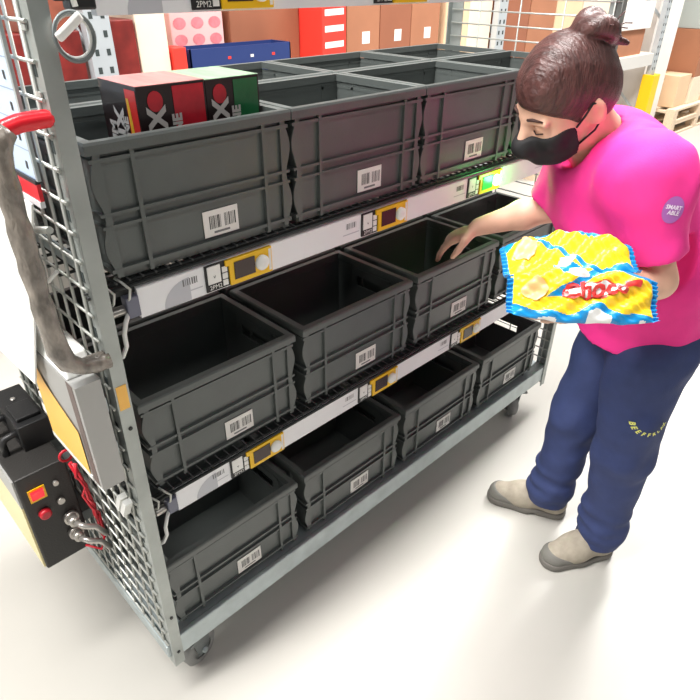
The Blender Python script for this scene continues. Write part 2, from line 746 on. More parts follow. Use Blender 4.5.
def label_rail(ztop, zbot, x0, x1, mods, lit=None, upper=False):
    """white profile along the front edge, with pick-to-light modules"""
    yf, yb = -0.004, 0.012
    m = MB()
    m.prism([(yf, zbot), (yb, zbot), (yb, ztop), (yf + .004, ztop), (yf, ztop - .004)], 0, x0, x1, M['rail_white'])
    rng = random.Random(int(ztop * 1000))
    hgt = ztop - zbot
    for xm in mods:
        xk = xm - 0.18
        y = yf - 0.0004
        bars(m, xk + .045, xk + .075, zbot + hgt * .52, zbot + hgt * .74, y, M['print_grey'], rng, 8)
        m.quad((xk + .035, y, zbot + hgt * .3), (xk + .085, y, zbot + hgt * .3), (xk + .085, y, zbot + hgt * .34), (xk + .035, y, zbot + hgt * .34), M['print_soft'])
    # curved grey decoration printed near the left end
    cx = x0 + .10
    pts = [(cx + .055 * math.cos(a), zbot + min(hgt * .95, .046 * math.sin(a))) for a in [math.pi - i * math.pi / 2 / 8 for i in range(9)]]
    y = yf - 0.0003
    m.add([(px, y, pz) for px, pz in pts] + [(cx, y, zbot + .001)], [tuple(range(10))[::-1]], M['print_soft'])
    rail = m.build('label_rail', cart)
    for k, xm in enumerate(mods):
        is_lit = lit == k
        # yellow indicator housing, with screen and push button
        h = MB()
        a, b = xm - 0.072, xm + 0.062
        za, zb = zbot + .003, ztop - .003
        h.box((a + .034, yf - .007, za), (b, yf - .0002, zb), M['yellow_plastic'])
        h.box((a + .026, yf - .007, zb - .012), (a + .034, yf - .0002, zb), M['yellow_plastic'])
        h.box((b - .008, yf - .0076, za + .004), (b - .002, yf - .007, zb - .004), M['paper_white'])
        h.build('indicator_housing', rail, bevel=.0015)
        s = MB()
        s.box((a + .044, yf - .0085, za + .010), (a + .092, yf - .0068, zb - .008), M['screen_green'] if is_lit else M['screen_dark'])
        s.build('display_screen', rail)
        bt = MB()
        bx, bz = b - .026, (za + zb) / 2
        mt = M['lamp_green'] if is_lit else M['white_plastic']
        bt.tube([(bx, yf - .006, bz), (bx, yf - .012, bz), (bx, yf - .0155, bz), (bx, yf - .017, bz)], .014, mt, 20, radii=[.0155, .0155, .012, .004])
        ob = bt.build('push_button', rail)
        if is_lit:
            ob['label'] = 'green glowing push button'
            ld = bpy.data.lights.new('button_glow', 'POINT')
            ld.energy = 0.55
            ld.color = (0.1, 1.0, 0.2)
            ld.shadow_soft_size = 0.012
            lo_ = bpy.data.objects.new('button_glow', ld)
            lo_.location = (bx, yf - .034, bz)
            C.objects.link(lo_)
            lo_.parent = rail
        kp = MB()
        a2 = xm - 0.089
        kp.box((a2, yf - .003, za), (a + .034, yf - .0002, zb), M['ink'])
        kp.box((a2 + .004, yf - .0048, za + .015), (a2 + .032, yf - .003, zb - .003), M['white_plastic'])
        for i in range(3):
            z = za + .004 + i * .0135
            kp.box((a2 + .036, yf - .0048, z), (a2 + .047, yf - .003, z + .011), M['white_plastic'])
        add_text(kp, '2PM2', .0120, M['white_plastic'], (a2 + .020, yf - .0032, za + .007), (1, 0, 0), (0, 0, 1), lift=0.0006)
        add_text(kp, 'v', .012, M['ink'], (a2 + .018, yf - .0049, za + .029), (1, 0, 0), (0, 0, 1), lift=0.0005)
        kp.build('keypad', rail)
    # end connector with its bare hooks and cable
    e = MB()
    if upper:
        e.box((x0 - .036, yf - .008, zbot + .008), (x0 - .001, yb + .004, ztop), M['black_plastic'])
        e.cyl((x0 - .052, .004, zbot + .03), (x0 - .036, .004, zbot + .03), .012, M['black_plastic'], 14)
        e.build('end_cap', rail, bevel=.003)['label'] = 'black end cap'
    else:
        e.box((x0 - .024, yf - .006, zbot + .008), (x0 - .001, yb, ztop - .012), M['connector_blue'])
        e.cyl((x0 - .05, .004, zbot + .022), (x0 - .024, .004, zbot + .022), .009, M['connector_metal'], 12)
        e.build('end_connector', rail, bevel=.003)
        hk = MB()
        for dx in (-.046, -.018):
            hk.tube([(x0 + dx - .012, .004, ztop + .024), (x0 + dx - .006, -.008, ztop + .018), (x0 + dx + .004, -.012, ztop + .004), (x0 + dx, -.012, ztop - .012), (x0 + dx - .002, -.004, ztop - .02)], .0025, M['wire_zinc'], 7)
        hk.build('hook', rail)
        cb = MB()
        p = [(x0 - .022, -.004, zbot + .016), (x0 - .032, -.010, zbot + .006), (x0 - .040, -.012, zbot - .014), (x0 - .040, -.011, zbot - .038), (x0 - .048, -.006, zbot - .058), (x0 - .075, .004, zbot - .066)]
        cb.tube(p, .0042, M['wire_white'], 8)
        cb.build('cable', rail)['label'] = 'white cable'
    return rail


MODX = [0.287, 0.697, 1.097, 1.495]
label_rail(1.117, 1.058, 0.066, 1.66, MODX, lit=2)
label_rail(0.643, 0.584, 0.062, 1.66, MODX)
label_rail(1.572, 1.518, 0.088, 1.66, [0.325, 0.72, 1.115, 1.50], upper=True)

# push handle wrapped in bubble film, with a red sleeve on its upper return
yh = -0.012
mb = MB()
path = [(-.010, yh, 1.012)] + [(-.030, yh, 1.012), (-.055, yh, 1.016), (-.074, yh, 1.032), (-.083, yh, 1.060), (-.085, yh, 1.10)]
path += [(-.086, yh, 1.10 + i * .02) for i in range(1, 12)] + [(-.086, yh, 1.345), (-.084, yh, 1.368), (-.078, yh, 1.384), (-.066, yh, 1.394)]
rr = [.0165 + .0014 * math.sin(i * 2.1) + .0008 * math.sin(i * 5.3) for i in range(len(path))]
mb.tube(path, .017, M['bubble_wrap'], 16, radii=rr)
hnd = mb.build('push_handle', cart)
mb = MB()
mb.tube([(-.078, yh, 1.384), (-.066, yh, 1.395), (-.050, yh, 1.399), (-.028, yh, 1.400), (-.012, yh, 1.400), (-.006, yh, 1.400)], .0125, M['grip_red'], 16, radii=[.0125, .0125, .0125, .0125, .012, .009])
mb.build('grip_sleeve', hnd)['label'] = 'red grip sleeve'

# control box with an orange sticker on its outer side and a lid coloured white for sunlight on the box top
mb = MB()
xb0, xb1, yb0, yb1, zb0, zb1 = -.078, -.034, -.020, .205, .752, .985
mb.box((xb0, yb0, zb0), (xb1, yb1, zb1), M['grey_enclosure'])
mb.box((xb0 - .0006, yb0 + .012, zb0 + .004), (xb0, yb0 + .038, zb1 - .002), M['dark_seam'])
mb.box((xb0 - .002, yb0 + .04, zb0), (xb0, yb1, zb0 + .012), M['white_plastic'])
box = mb.build('control_box', cart, bevel=.003)
mb = MB()
xs = xb0 - .0022
pts = [(yb1 - .004, zb0 + .014), (yb0 + .044, zb0 + .014), (yb0 + .044, zb0 + .115), (yb1 - .09, zb0 + .15), (yb1 - .06, zb0 + .165), (yb1 - .004, zb1 - .012)]
mb.add([(xs, y, z) for y, z in pts], [tuple(range(6))], M['orange_sticker'])
mb.build('sticker', box)['label'] = 'orange sticker'
mb = MB()
mb.hexa([(xb0, yb0 + .03, zb1), (xb1 + .004, yb0 + .03, zb1), (xb1 + .004, yb1 + .06, zb1), (xb0, yb1 + .06, zb1),
         (xb0 + .008, yb0 + .045, zb1 + .04), (xb1 + .004, yb0 + .045, zb1 + .04), (xb1 + .004, yb1 + .05, zb1 + .04), (xb0 + .008, yb1 + .05, zb1 + .04)], M['white_plastic'])
mb.build('lid', box, bevel=.004)['label'] = 'lid coloured white as the sunlit box top'
mb = MB()
mb.box((-.034, .0, .80), (XL + .004, .18, .83), M['zinc'])
mb.box((-.034, .0, .90), (XL + .004, .18, .93), M['zinc'])
mb.build('box_bracket', cart)

# white splash panel hung outside the mesh, leaning outwards at the bottom
mb = MB()
a, b, c, d = V(-.052, .010, 1.285), V(-.052, .62, 1.285), V(-.095, .60, .885), V(-.095, .135, .925)
nn = (b - a).cross(d - a).normalized() * .004
mb.hexa([d, c, b, a, d + nn, c + nn, b + nn, a + nn], M['white_plastic'])
mb.build('side_panel', cart, bevel=.0015)['label'] = 'white side panel behind the handle'
mb = MB()
for yy in (.10, .50):
    mb.box((-.052, yy, 1.255), (XL + .004, yy + .02, 1.262), M['zinc'])
mb.build('panel_bracket', cart)

# pale blue location sheet with printed rows
mb = MB()
xs = XL - .014
y0, y1, z0, z1 = .050, .57, 1.305, 1.80
mb.box((xs - .003, y0, z0), (xs, y1, z1), M['sheet_blue'])
mb.box((xs - .005, y0 - .008, z0), (xs, y0, z1), M['zinc'])
rows = 12
for i in range(rows):
    z = z0 + (z1 - z0) * i / rows
    e = xs - .0034
    mb.quad((e, y1, z), (e, y0, z), (e, y0, z + .0016), (e, y1, z + .0016), M['sheet_line'])
    for k in range(3):
        yy = y0 + .024 + k * .003
        mb.quad((e, yy + .0024, z + .012), (e, yy, z + .012), (e, yy, z + .024), (e, yy + .0024, z + .024), M['ink'])
mb.lean().build('location_sheet', cart)['label'] = 'pale blue sheet of printed rows'
mb = MB()
mb.box((xs - .006, y0, z0 - .032), (xs, y1, z0 - .006), M['grip_red'])
mb.box((xs - .007, y0, z0 - .006), (xs, y1, z0), M['black_plastic'])
mb.box((xs - .007, y0, z0 - .042), (xs, y1, z0 - .032), M['rail_white'])
mb.lean().build('sheet_holder', cart)['label'] = 'red strip under the pale blue sheet'

# power box on a bracket outside the mesh
mb = MB()
px0, px1, py0, py1, pz0, pz1 = -.172, -.062, .26, .60, .355, .640
mb.box((px0, py0, pz0), (px1, py1, pz1), M['black_box'])
pw = mb.build('power_box', cart, bevel=.004)
mb = MB()
mb.box((px0 - .004, py0 + .008, pz0 + .004), (px0, py1 - .006, pz0 + .20), M['cream_panel'])
mb.box((px0 - .004, py0 + .008, pz0 + .20), (px0, py1 - .006, pz1 - .006), M['grey_enclosure'])
mb.build('side_plate', pw)['label'] = 'pale yellow and grey side plate'
mb = MB()
mb.box((px0 + .016, py0 - .003, pz1 - .075), (px0 + .052, py0, pz1 - .040), M['yellow_plastic'])
sw = mb.build('switch_frame', pw)
mb = MB()
mb.hexa([(px0 + .020, py0 - .003, pz1 - .071), (px0 + .047, py0 - .003, pz1 - .071), (px0 + .047, py0 - .002, pz1 - .071), (px0 + .020, py0 - .002, pz1 - .071),
         (px0 + .020, py0 - .009, pz1 - .045), (px0 + .047, py0 - .009, pz1 - .045), (px0 + .047, py0 - .002, pz1 - .045), (px0 + .020, py0 - .002, pz1 - .045)], M['switch_red'])
mb.build('rocker_switch', pw)['label'] = 'glowing red rocker switch'
mb = MB()
mb.tube([(px0 + .035, py0, pz1 - .118), (px0 + .035, py0 - .010, pz1 - .118), (px0 + .035, py0 - .013, pz1 - .118)], .013, M['button_red'], 20, radii=[.014, .013, .009])
mb.build('button', pw)['label'] = 'round red button'
for dx, dz, r, m_ in ((.075, .050, .006, 'connector_metal'), (.074, .105, .008, 'connector_metal')):
    mb = MB()
    mb.cyl((px0 + dx, py0, pz1 - dz), (px0 + dx, py0 - .008, pz1 - dz), r, M[m_], 14)
    mb.build('indicator_lamp', pw)
for dz in (.165, .215):
    mb = MB()
    x, z = px0 + .082, pz1 - dz
    mb.cyl((x, py0, z), (x, py0 - .012, z), .017, M['connector_metal'], 18)
    mb.cyl((x, py0 - .012, z), (x, py0 - .030, z), .012, M['connector_metal'], 18)
    mb.tube([(x, py0 - .030, z), (x + .012, py0 - .05, z - .004), (x + .034, py0 - .055, z - .018), (x + .05, py0 - .06, z - .05)], .007, M['connector_metal'], 10)
    mb.build('cable_connector', pw)
for yy in (.36, .44):
    mb = MB()
    mb.tube([(px0 + .02, yy, pz1), (px0 + .02, yy, pz1 + .03), (px0 + .026, yy, pz1 + .042), (px0 + .05, yy, pz1 + .046), (px0 + .06, yy, pz1 + .03), (px0 + .062, yy, pz1)], .008, M['black_plastic'], 10)
    mb.build('carry_handle', pw)['label'] = 'black carrying handle'
mb = MB()
mb.box((-.118, .34, pz1), (-.050, .52, pz1 + .068), M['black_plastic'])
mb.box((-.110, .36, pz1 + .068), (-.058, .43, pz1 + .078), M['black_plastic'])
mb.cyl((-.085, .46, pz1 + .068), (-.085, .46, pz1 + .073), .006, M['connector_metal'], 12)
mb.build('converter', pw, bevel=.005)['label'] = 'black converter on top of the power box'
for z in (.40, .57):
    mb = MB()
    mb.box((px1, .30, z), (XL + .016, .56, z + .03), M['zinc_dark'])
    mb.build('power_box_bracket', cart)
mb = MB()
mb.tube([(-.060 + .014 * math.cos(a), .252, .652 + .014 * math.sin(a)) for a in [i * 2 * math.pi / 14 for i in range(14)]], .0032, M['wire_red'], 8, closed=True)
rng = random.Random(3)
for k in range(4):
    p = []
    for i in range(9):
        t = i / 8
        p.append((-.058 + .020 * t + rng.uniform(-.008, .008), .235 - .02 * math.sin(t * 3) + rng.uniform(-.012, .012), .640 - .25 * t))
    mb.tube(p, .0032, M['wire_red'], 7)
mb.tube([(-.040, .22, .40), (-.06, .20, .385), (-.085, .225, .40)], .0032, M['wire_red'], 7)
mb.build('wire_bundle', cart)['label'] = 'bundle of red wires'
mb = MB()
for i in range(2):
    T = Matrix.Translation((XL - .003, .012 + i * .022, .655)) @ Matrix.Rotation(.5, 4, 'X')
    mb.box((-.012, -.006, -.03), (.004, .006, .03), M['white_plastic'], T)
mb.build('cable_clip', cart)['label'] = 'white cable clip on the mesh'

# coil of cable hanging from the front corner, with a white tag
mb = MB()
cx, cz = .040, 1.497
for q in range(2):
    mb.tube([(cx + (.024 + .002 * q) * math.cos(a), -.028 - .004 * q, cz + (.026 + .003 * q) * math.sin(a)) for a in [i * 2 * math.pi / 28 for i in range(28)]], .0028, M['wire_white' if q == 0 else 'zinc_dark'], 8, closed=True)
mb.tube([(cx + .01, -.03, cz + .034), (cx + .006, -.022, cz + .08), (cx - .02, -.021, cz + .2)], .004, M['wire_white'], 8)
cl = mb.build('cable_coil', cart)
mb = MB()
T = Matrix.Translation((cx - .006, -.036, cz + .012)) @ Matrix.Rotation(-.62, 4, 'Y')
mb.box((-.022, -.004, -.006), (.022, .004, .006), M['white_plastic'], T)
mb.build('cable_tag', cl, bevel=.003)['label'] = 'white plastic tag'
for z in (1.325, 1.425, 1.505):
    mb = MB()
    mb.box((XL - .004, YF + .014, z), (XL - .001, YF + .028, z + .007), M['wire_zinc'])
    mb.lean().build('wire_clip', cart)
mb = MB()
p = [(XL - .004, .05, 1.16), (XL - .010, .09, 1.13), (XL - .008, .16, 1.10), (XL - .006, .22, 1.12), (XL - .01, .28, 1.14)]
mb.tube(p, .0035, M['wire_white'], 7)
p = [(XL - .004, .03, 1.235), (XL - .012, .08, 1.225), (XL - .012, .15, 1.235), (XL - .006, .2, 1.25)]
mb.tube(p, .006, M['wire_zinc'], 7)
mb.build('side_cable', cart)

# ================================================================== crates
CW, CD, CH = 0.385, 0.287, 0.222


def crate_mesh():
    m = MB()
    P = M['crate_plastic']
    i0, i1 = .0125, .010             # inset of the shell at the foot and under the rim
    t = .0035
    zr = CH - .018
    def ring(ins, z):
        return [V(ins, ins, z), V(CW - ins, ins, z), V(CW - ins, CD - ins, z), V(ins, CD - ins, z)]
    ob, ot = ring(i0, .006), ring(i1, zr)
    ib, it = ring(i0 + t, .010), ring(i1 + t, CH - .003)
    for (b, tp, flip) in ((ob, ot, False), (ib, it, True)):
        for s in (0, 2):            # long sides
            a, c = s, s + 1
            q = [b[a], b[c], tp[c], tp[a]]
            if flip:
                q = q[::-1]
            m.quad(*q, P)
    # end walls with a grip opening
    def endwall(pb0, pb1, pt0, pt1):
        us = [0, .30, .70, 1]
        zt = [0, .70, .84, 1]
        g = [[(pb0.lerp(pb1, u)).lerp(pt0.lerp(pt1, u), w) for u in us] for w in zt]
        return g
    for s in (1, 3):
        a, c = s, (s + 1) % 4
        go = endwall(ob[a], ob[c], ot[a], ot[c])
        itx = [it[a].copy(), it[c].copy()]
        for p in itx:
            p.z = zr
        gi = endwall(ib[a], ib[c], itx[0], itx[1])
        for r in range(3):
            for k in range(3):
                if r == 1 and k == 1:
                    continue
                m.quad(go[r][k], go[r][k + 1], go[r + 1][k + 1], go[r + 1][k], P)
                m.quad(gi[r][k + 1], gi[r][k], gi[r + 1][k], gi[r + 1][k + 1], P)
        for (r, k), (r2, k2) in (((1, 1), (1, 2)), ((1, 2), (2, 2)), ((2, 2), (2, 1)), ((2, 1), (1, 1))):
            m.quad(go[r][k], go[r2][k2], gi[r2][k2], gi[r][k], P)
    m.quad(*ob[::-1], P)
    m.quad(*ib, P)
    # foot
    m.box((i0 + .003, i0 + .003, 0), (CW - i0 - .003, CD - i0 - .003, .008), P)
    # ribs
    d = .0035
    for x in (.19 * CW, .84 * CW):
        for yy in ((d, i0 + .002), (CD - i0 - .002, CD - d)):
            m.box((x - .0035, yy[0], .004), (x + .0035, yy[1], zr), P)
    for y in (.24 * CD, .76 * CD):
        for xx in ((d, i0 + .002), (CW - i0 - .002, CW - d)):
            m.box((xx[0], y - .0035, .004), (xx[1], y + .0035, zr), P)
    for z, hh in ((.40 * CH, .005), (.49 * CH, .005), (.86 * CH, .006), (.015, .006)):
        m.box((d + .001, d + .001, z), (CW - d - .001, i0 + .002, z + hh), P)
        m.box((d + .001, CD - i0 - .002, z), (CW - d - .001, CD - d - .001, z + hh), P)
        m.box((d + .001, i0, z), (i0 + .002, CD - i0, z + hh), P)
        m.box((CW - i0 - .002, i0, z), (CW - d - .001, CD - i0, z + hh), P)
    # scalloped corner fins
    for sx in (0, 1):
        for y0 in (.005, CD - .009):
            poly = []
            nz = 24
            for i in range(nz + 1):
                z = .006 + (zr - .006) * i / nz
                w = .0065 + .0055 * math.cos(2 * math.pi * (z / CH) * 2.2 - .4)
                poly.append((w if sx == 0 else CW - w, z))
            poly += [(i0 + .01, zr), (i0 + .01, .006)] if sx == 0 else [(CW - i0 - .01, zr), (CW - i0 - .01, .006)]
            m.prism(poly, 1, y0, y0 + .004, P)
    return m


def rim_mesh():
    m = MB()
    P = M['crate_plastic']
    z0, z1, z2 = CH - .018, CH - .004, CH
    o = [(0, 0), (CW, 0), (CW, CD), (0, CD)]
    o2 = [(.002, .002), (CW - .002, .002), (CW - .002, CD - .002), (.002, CD - .002)]
    w = .0165
    i = [(w, w), (CW - w, w), (CW - w, CD - w), (w, CD - w)]
    for a in range(4):
        b = (a + 1) % 4
        O = lambda k, z: (o[k][0], o[k][1], z)
        O2 = lambda k, z: (o2[k][0], o2[k][1], z)
        I = lambda k, z: (i[k][0], i[k][1], z)
        m.quad(O(a, z0), O(b, z0), O(b, z1), O(a, z1), P)
        m.quad(O(a, z1), O(b, z1), O2(b, z2), O2(a, z2), P)
        m.quad(O2(a, z2), O2(b, z2), I(b, z2), I(a, z2), P)
        m.quad(I(b, z0 + .002), I(a, z0 + .002), I(a, z2), I(b, z2), P)
        m.quad(I(a, z0 + .002), I(b, z0 + .002), O(b, z0), O(a, z0), P)
    return m


def barcode_mesh():
    m = MB()
    rng = random.Random(9)
    a, b, z0, z1, y = .184, .258, .026, .074, .0095
    m.box((a, y, z0), (b, y + .001, z1), M['paper_white'])
    bars(m, a + .012, a + .036, z0 + .014, z1 - .010, y - .0003, M['ink'], rng, 10)
    bars(m, a + .044, b - .006, z0 + .014, z1 - .010, y - .0003, M['ink'], rng, 8)
    m.quad((a + .02, y - .0003, z0 + .005), (b - .02, y - .0003, z0 + .005), (b - .02, y - .0003, z0 + .009), (a + .02, y - .0003, z0 + .009), M['print_grey'])
    return m


crate0 = crate_mesh().build('storage_crate')
rim_mesh().build('rim', crate0)
lab0 = barcode_mesh().build('barcode_label', crate0)
lab0['label'] = 'white barcode label'
GR = 'dark grey storage crates on the picking cart'
crates = []
ORD = ('first', 'second', 'third', 'last')


def place_crate(x, y, z, label, first=[True]):
    if first[0]:
        o = crate0
        first[0] = False
    else:
        o = copy_tree(crate0)
    o.location = (x, y, z)
    tag(o, label, 'crate', GR)
    crates.append(o)
    return o


TOPL = ['dark grey crate with gum cartons standing in it, top tier',
        'dark grey crate on the top tier front row, just right of the gum cartons',
        'dark grey crate on the top tier front row, third from the handle end',
        'dark grey crate on the top tier front row, partly hidden behind the worker\'s head']
for k in range(4):
    place_crate(.028 + .3875 * k, -.010, Z_TOP, TOPL[k])
REARL = ['dark grey crate on the top tier rear row, directly behind the gum cartons',
         'dark grey empty crate on the top tier rear row, second from the handle end',
         'dark grey empty crate on the top tier rear row, third from the handle end',
         'dark grey empty crate on the top tier rear row, at the far wire end panel']
for k in range(4):
    place_crate(.028 + .3875 * k, .291, Z_TOP, REARL[k])
MIDL = ['dark grey crate on the middle tier nearest the push handle',
        'dark grey crate on the middle tier, second from the push handle',
        'dark grey crate on the middle tier that the worker reaches into',
        'dark grey crate on the middle tier farthest from the handle, behind the snack bags']
for k in range(4):
    place_crate(.026 + .407 * k, .004, Z_MID, MIDL[k])
BOTL = ['dark grey crate on the bottom deck above the near front caster',
        'dark grey crate on the bottom deck, second from the mesh end',
        'dark grey crate on the bottom deck, third from the mesh end',
        'dark grey crate on the bottom deck at the far right end, grip hole lit through']
for k in range(4):
    place_crate(.008 + .409 * k, .002, Z_DECK, BOTL[k])

for k, w_ in enumerate(('the crate nearest the push handle', 'the second crate from the push handle', 'the crate the worker reaches into', 'the crate farthest from the handle')):  # rear row of the load, nearly hidden; added to block the bright background
    place_crate(.026 + .407 * k, .305, Z_MID, 'dark grey crate in the middle rear row, behind ' + w_)
for k, w_ in enumerate(('the crate above the near front caster', 'the second crate from the mesh end', 'the third crate from the mesh end', 'the crate at the far right end')):  # bottom rear row, likewise added to keep brightness behind from showing through
    place_crate(.008 + .409 * k, .303, Z_DECK, 'dark grey crate in the bottom rear row, behind ' + w_)

# ------------------------------------------------------------------ gum cartons in the first top crate


def gum_carton(name, label, x0, x1, y0, y1, z0, z1, main, topm, left_art):
    root = thing(name, label, 'carton', ((x0 + x1) / 2, (y0 + y1) / 2, z0), 0, 'gum cartons in the top crate')
    O = Vector(root.location)
    def part(m, nm, **kw):
        m.v = [tuple(Vector(p) - O) for p in m.v]
        return m.build(nm, root, **kw)
    m = MB()
    m.box((x0, y0, z0), (x1, y1, z1), M['gum_black'])
    part(m, 'body', bevel=.0015)
    e = .0008
    m = MB()
    m.box((x0, y0, z1), (x1, y1, z1 + e), topm)
    part(m, 'top_panel')
    # front: black panel with a red dot and upright letters, then a coloured panel
    m = MB()
    xs = x0 + (x1 - x0) * .50
    w = (x1 - x0)
    m.quad((xs, y0 - e, z0), (x1 - .004, y0 - e, z0), (x1 - .004, y0 - e, z1 - .004), (xs, y0 - e, z1 - .004), M[main])
    m.quad((xs, y0 - e * 1.3, z0), (xs + w * .16, y0 - e * 1.3, z0), (xs + w * .13, y0 - e * 1.3, z1 - .004), (xs, y0 - e * 1.3, z1 - .004), M['gum_red'] if main == 'gum_red' else M['gum_green'])
    pts = [(xs - w * .26 + .014 * math.cos(a), y0 - e * 1.5, z1 - .024 + .016 * math.sin(a)) for a in [i * 2 * math.pi / 16 for i in range(16)]]
    m.add(pts, [tuple(range(16))], M['gum_red'])
    for k in range(4):
        pz = z1 - .03 - k * .026
        px = x1 - w * .2 + .006 * (-1) ** k
        pts = [(px + .011 * math.cos(a), y0 - e * 1.6, pz + .011 * math.sin(a)) for a in [i * 2 * math.pi / 12 for i in range(12)]]
        m.add(pts, [tuple(range(12))], M['gum_red'] if main == 'gum_red' else M['gum_green'])
    part(m, 'front_print')
    m = MB()
    add_text(m, 'TRIX', .044, M['gum_letter'], (xs - w * .25, y0 - e * 2, z1 - .082), (0, 0, 1), (-1, 0, 0), bold=.0022)
    add_text(m, 'ONE', .024, M['gum_letter'], (xs + w * .03, y0 - e * 2, z1 - .072), (0, 0, 1), (-1, 0, 0), bold=.0012)
    part(m, 'lettering')
    if left_art:
        m = MB()
        m.quad((x0 - e, y0 + .038, z0), (x0 - e, y0 + .003, z0), (x0 - e, y0 + .003, z1 - .006), (x0 - e, y0 + .038, z1 - .006), M['gum_bright_red'])
        m.quad((x0 - e * 1.5, y0 + .032, z0 + .12), (x0 - e * 1.5, y0 + .018, z0 + .12), (x0 - e * 1.5, y0 + .028, z1 - .02), (x0 - e * 1.5, y0 + .036, z1 - .02), M['gum_yellow'])
        add_text(m, 'TRIX', .044, M['gum_letter'], (x0 - e * 2, y0 + .066, z1 - .088), (0, 0, 1), (0, 1, 0), bold=.0022)
        add_text(m, 'ONE', .024, M['gum_letter'], (x0 - e * 2, y0 + .047, z1 - .075), (0, 0, 1), (0, 1, 0), bold=.0012)
        add_text(m, 'GUM', .03, M['gum_letter'], (x0 - e * 2, y0 + .096, z1 - .095), (0, 0, 1), (0, 1, 0), bold=.0014)
        part(m, 'side_print')
    return root


zc = Z_TOP + .010
gum_carton('gum_carton', 'black and red gum carton with white letters standing in the top left crate', .150, .276, .048, .180, zc, 1.416, 'gum_red', M['gum_pink_top'], True)
gum_carton('gum_carton', 'black and green gum carton with white letters, right of the red one', .279, .392, .052, .186, zc, 1.414, 'gum_green', M['gum_green_top'], False)

# ================================================================== racks and goods behind


def upright(x, y, label, guard=False, loc_group='rack uprights behind the cart'):
    r = thing('rack_upright', label, 'rack upright', (x, y, 0), 0, loc_group)
    m = MB()
    w, d, t = .05, .045, .004
    m.box((-w, 0, 0), (w, t, 3.2), M['rack_zinc'])
    m.box((-w, t, 0), (-w + t, d, 3.2), M['rack_zinc'])
    m.box((w - t, t, 0), (w, d, 3.2), M['rack_zinc'])
    z = .5
    while z < 2.4:
        for sx in (-.024, .024):
            m.box((sx - .008, -.0008, z), (sx + .008, 0, z + .024), M['hole_dark'])
        z += .065
    m.build('upright_profile', r)
    m = MB()
    m.box((-.07, -.03, 0), (.07, .07, .006), M['rack_zinc'])
    m.build('foot_plate', r)
    m = MB()
    m.box((-w, .80, 0), (w, .845, 3.2), M['rack_zinc'])
    for k in range(3):
        z = .3 + k * .9
        m.tube([(0, .04, z), (0, .80, z + .7)], .014, M['rack_zinc'], 8)
    m.build('rear_leg', r)
    if guard:
        m = MB()
        m.prism([(-.075, -.055), (.075, -.055), (.085, .06), (.06, .06), (.055, -.03), (-.055, -.03), (-.06, .06), (-.085, .06)], 2, .006, .72, M['guard_yellow'])
        m.build('guard', r, bevel=.006)['label'] = 'yellow impact guard'
    return r


YR = 1.70
upright(.84, YR - .03, 'perforated pale steel rack upright behind the cart between red cartons')
upright(3.66, YR - .03, 'perforated steel rack upright seen through the wires of the cart end panel')
upright(6.50, YR - .03, 'steel rack upright with a yellow impact guard right of the worker', guard=True)
upright(9.4, YR - .03, 'farthest steel rack upright beyond the pallets')


def shelf(name, label, x0, x1, z):
    r = thing(name, label, 'shelf', (x0 + .02, YR, 0))
    L = x1 - x0 - .04
    m = MB()
    m.box((0, 0, z - .018), (L, .82, z), M['carton_cream'])
    m.build('shelf_board', r)
    for y in (-.028, .80):
        m = MB()
        m.box((0, y, z - .11), (L, y + .026, z - .004), M['rack_blue_beam'])
        m.build('shelf_beam', r)


shelf('rack_shelf', 'rack shelf behind the cart carrying red, pink and brown cartons', .89, 3.61, 1.10)
shelf('rack_shelf', 'rack shelf to the left carrying a dark red carton', -1.9, .79, 1.10)
shelf('rack_shelf', 'rack shelf carrying white cartons behind the worker', 3.71, 6.45, .92)


def carton(name, label, cat, x0, x1, y0, y1, z0, z1, m_, tape=True, paper=None, extra=None, group=None, flaps=False, rot=0.0):
    cx, cy = (x0 + x1) / 2, (y0 + y1) / 2
    r = thing(name, label, cat, (cx, cy, z0), rot, group)
    a, b, h = (x1 - x0) / 2, (y1 - y0) / 2, z1 - z0
    m = MB()
    m.box((-a, -b, 0), (a, b, h), m_)
    m.build('body', r, bevel=min(.004, a * .1))
    if tape:
        m = MB()
        m.box((-a - .0008, -.025, h - .05), (a + .0008, .025, h + .0008), M['tape'])
        m.build('tape', r)
    if paper:
        u, w_, zz, hh = paper
        m = MB()
        m.box((u - w_ / 2, -b - .0012, zz), (u + w_ / 2, -b, zz + hh), M['paper_white'])
        m.build('paper_label', r)
    if extra:
        m = MB()
        extra(m, a, b, h)
        m.build('print', r)
    return r


ZS = 1.10
carton('carton', 'dark red shrink-wrapped carton left of the perforated upright', 'carton', .50, .775, YR, YR + .4, ZS, 1.37, M['carton_red'], False)
carton('carton', 'orange printed carton on top of the dark red carton', 'carton', .56, .77, YR + .02, YR + .3, 1.37, 1.56, M['carton_orange'], False)
carton('carton', 'dark red carton right of the perforated upright', 'carton', .895, 1.01, YR + .01, YR + .4, ZS, 1.40, M['carton_red'], False)
carton('carton', 'tall cream carton between the red and the pink cartons', 'carton', 1.02, 1.16, YR + .02, YR + .4, ZS, 1.55, M['carton_cream'], True)


def pink_art(m, a, b, h):
    e = b + .001
    m.quad((-a, -e, h * .86), (a, -e, h * .86), (a, -e, h), (-a, -e, h), M['pink_print'])
    for i in range(3):
        for k in range(2):
            cx = -a + (i + .5) * 2 * a / 3
            cz = h * (.24 + .34 * k)
            pts = [(cx + a * .24 * math.cos(t), -e, cz + h * .12 * math.sin(t)) for t in [j * 2 * math.pi / 14 for j in range(14)]]
            m.add(pts, [tuple(range(14))], M['pink_print'])


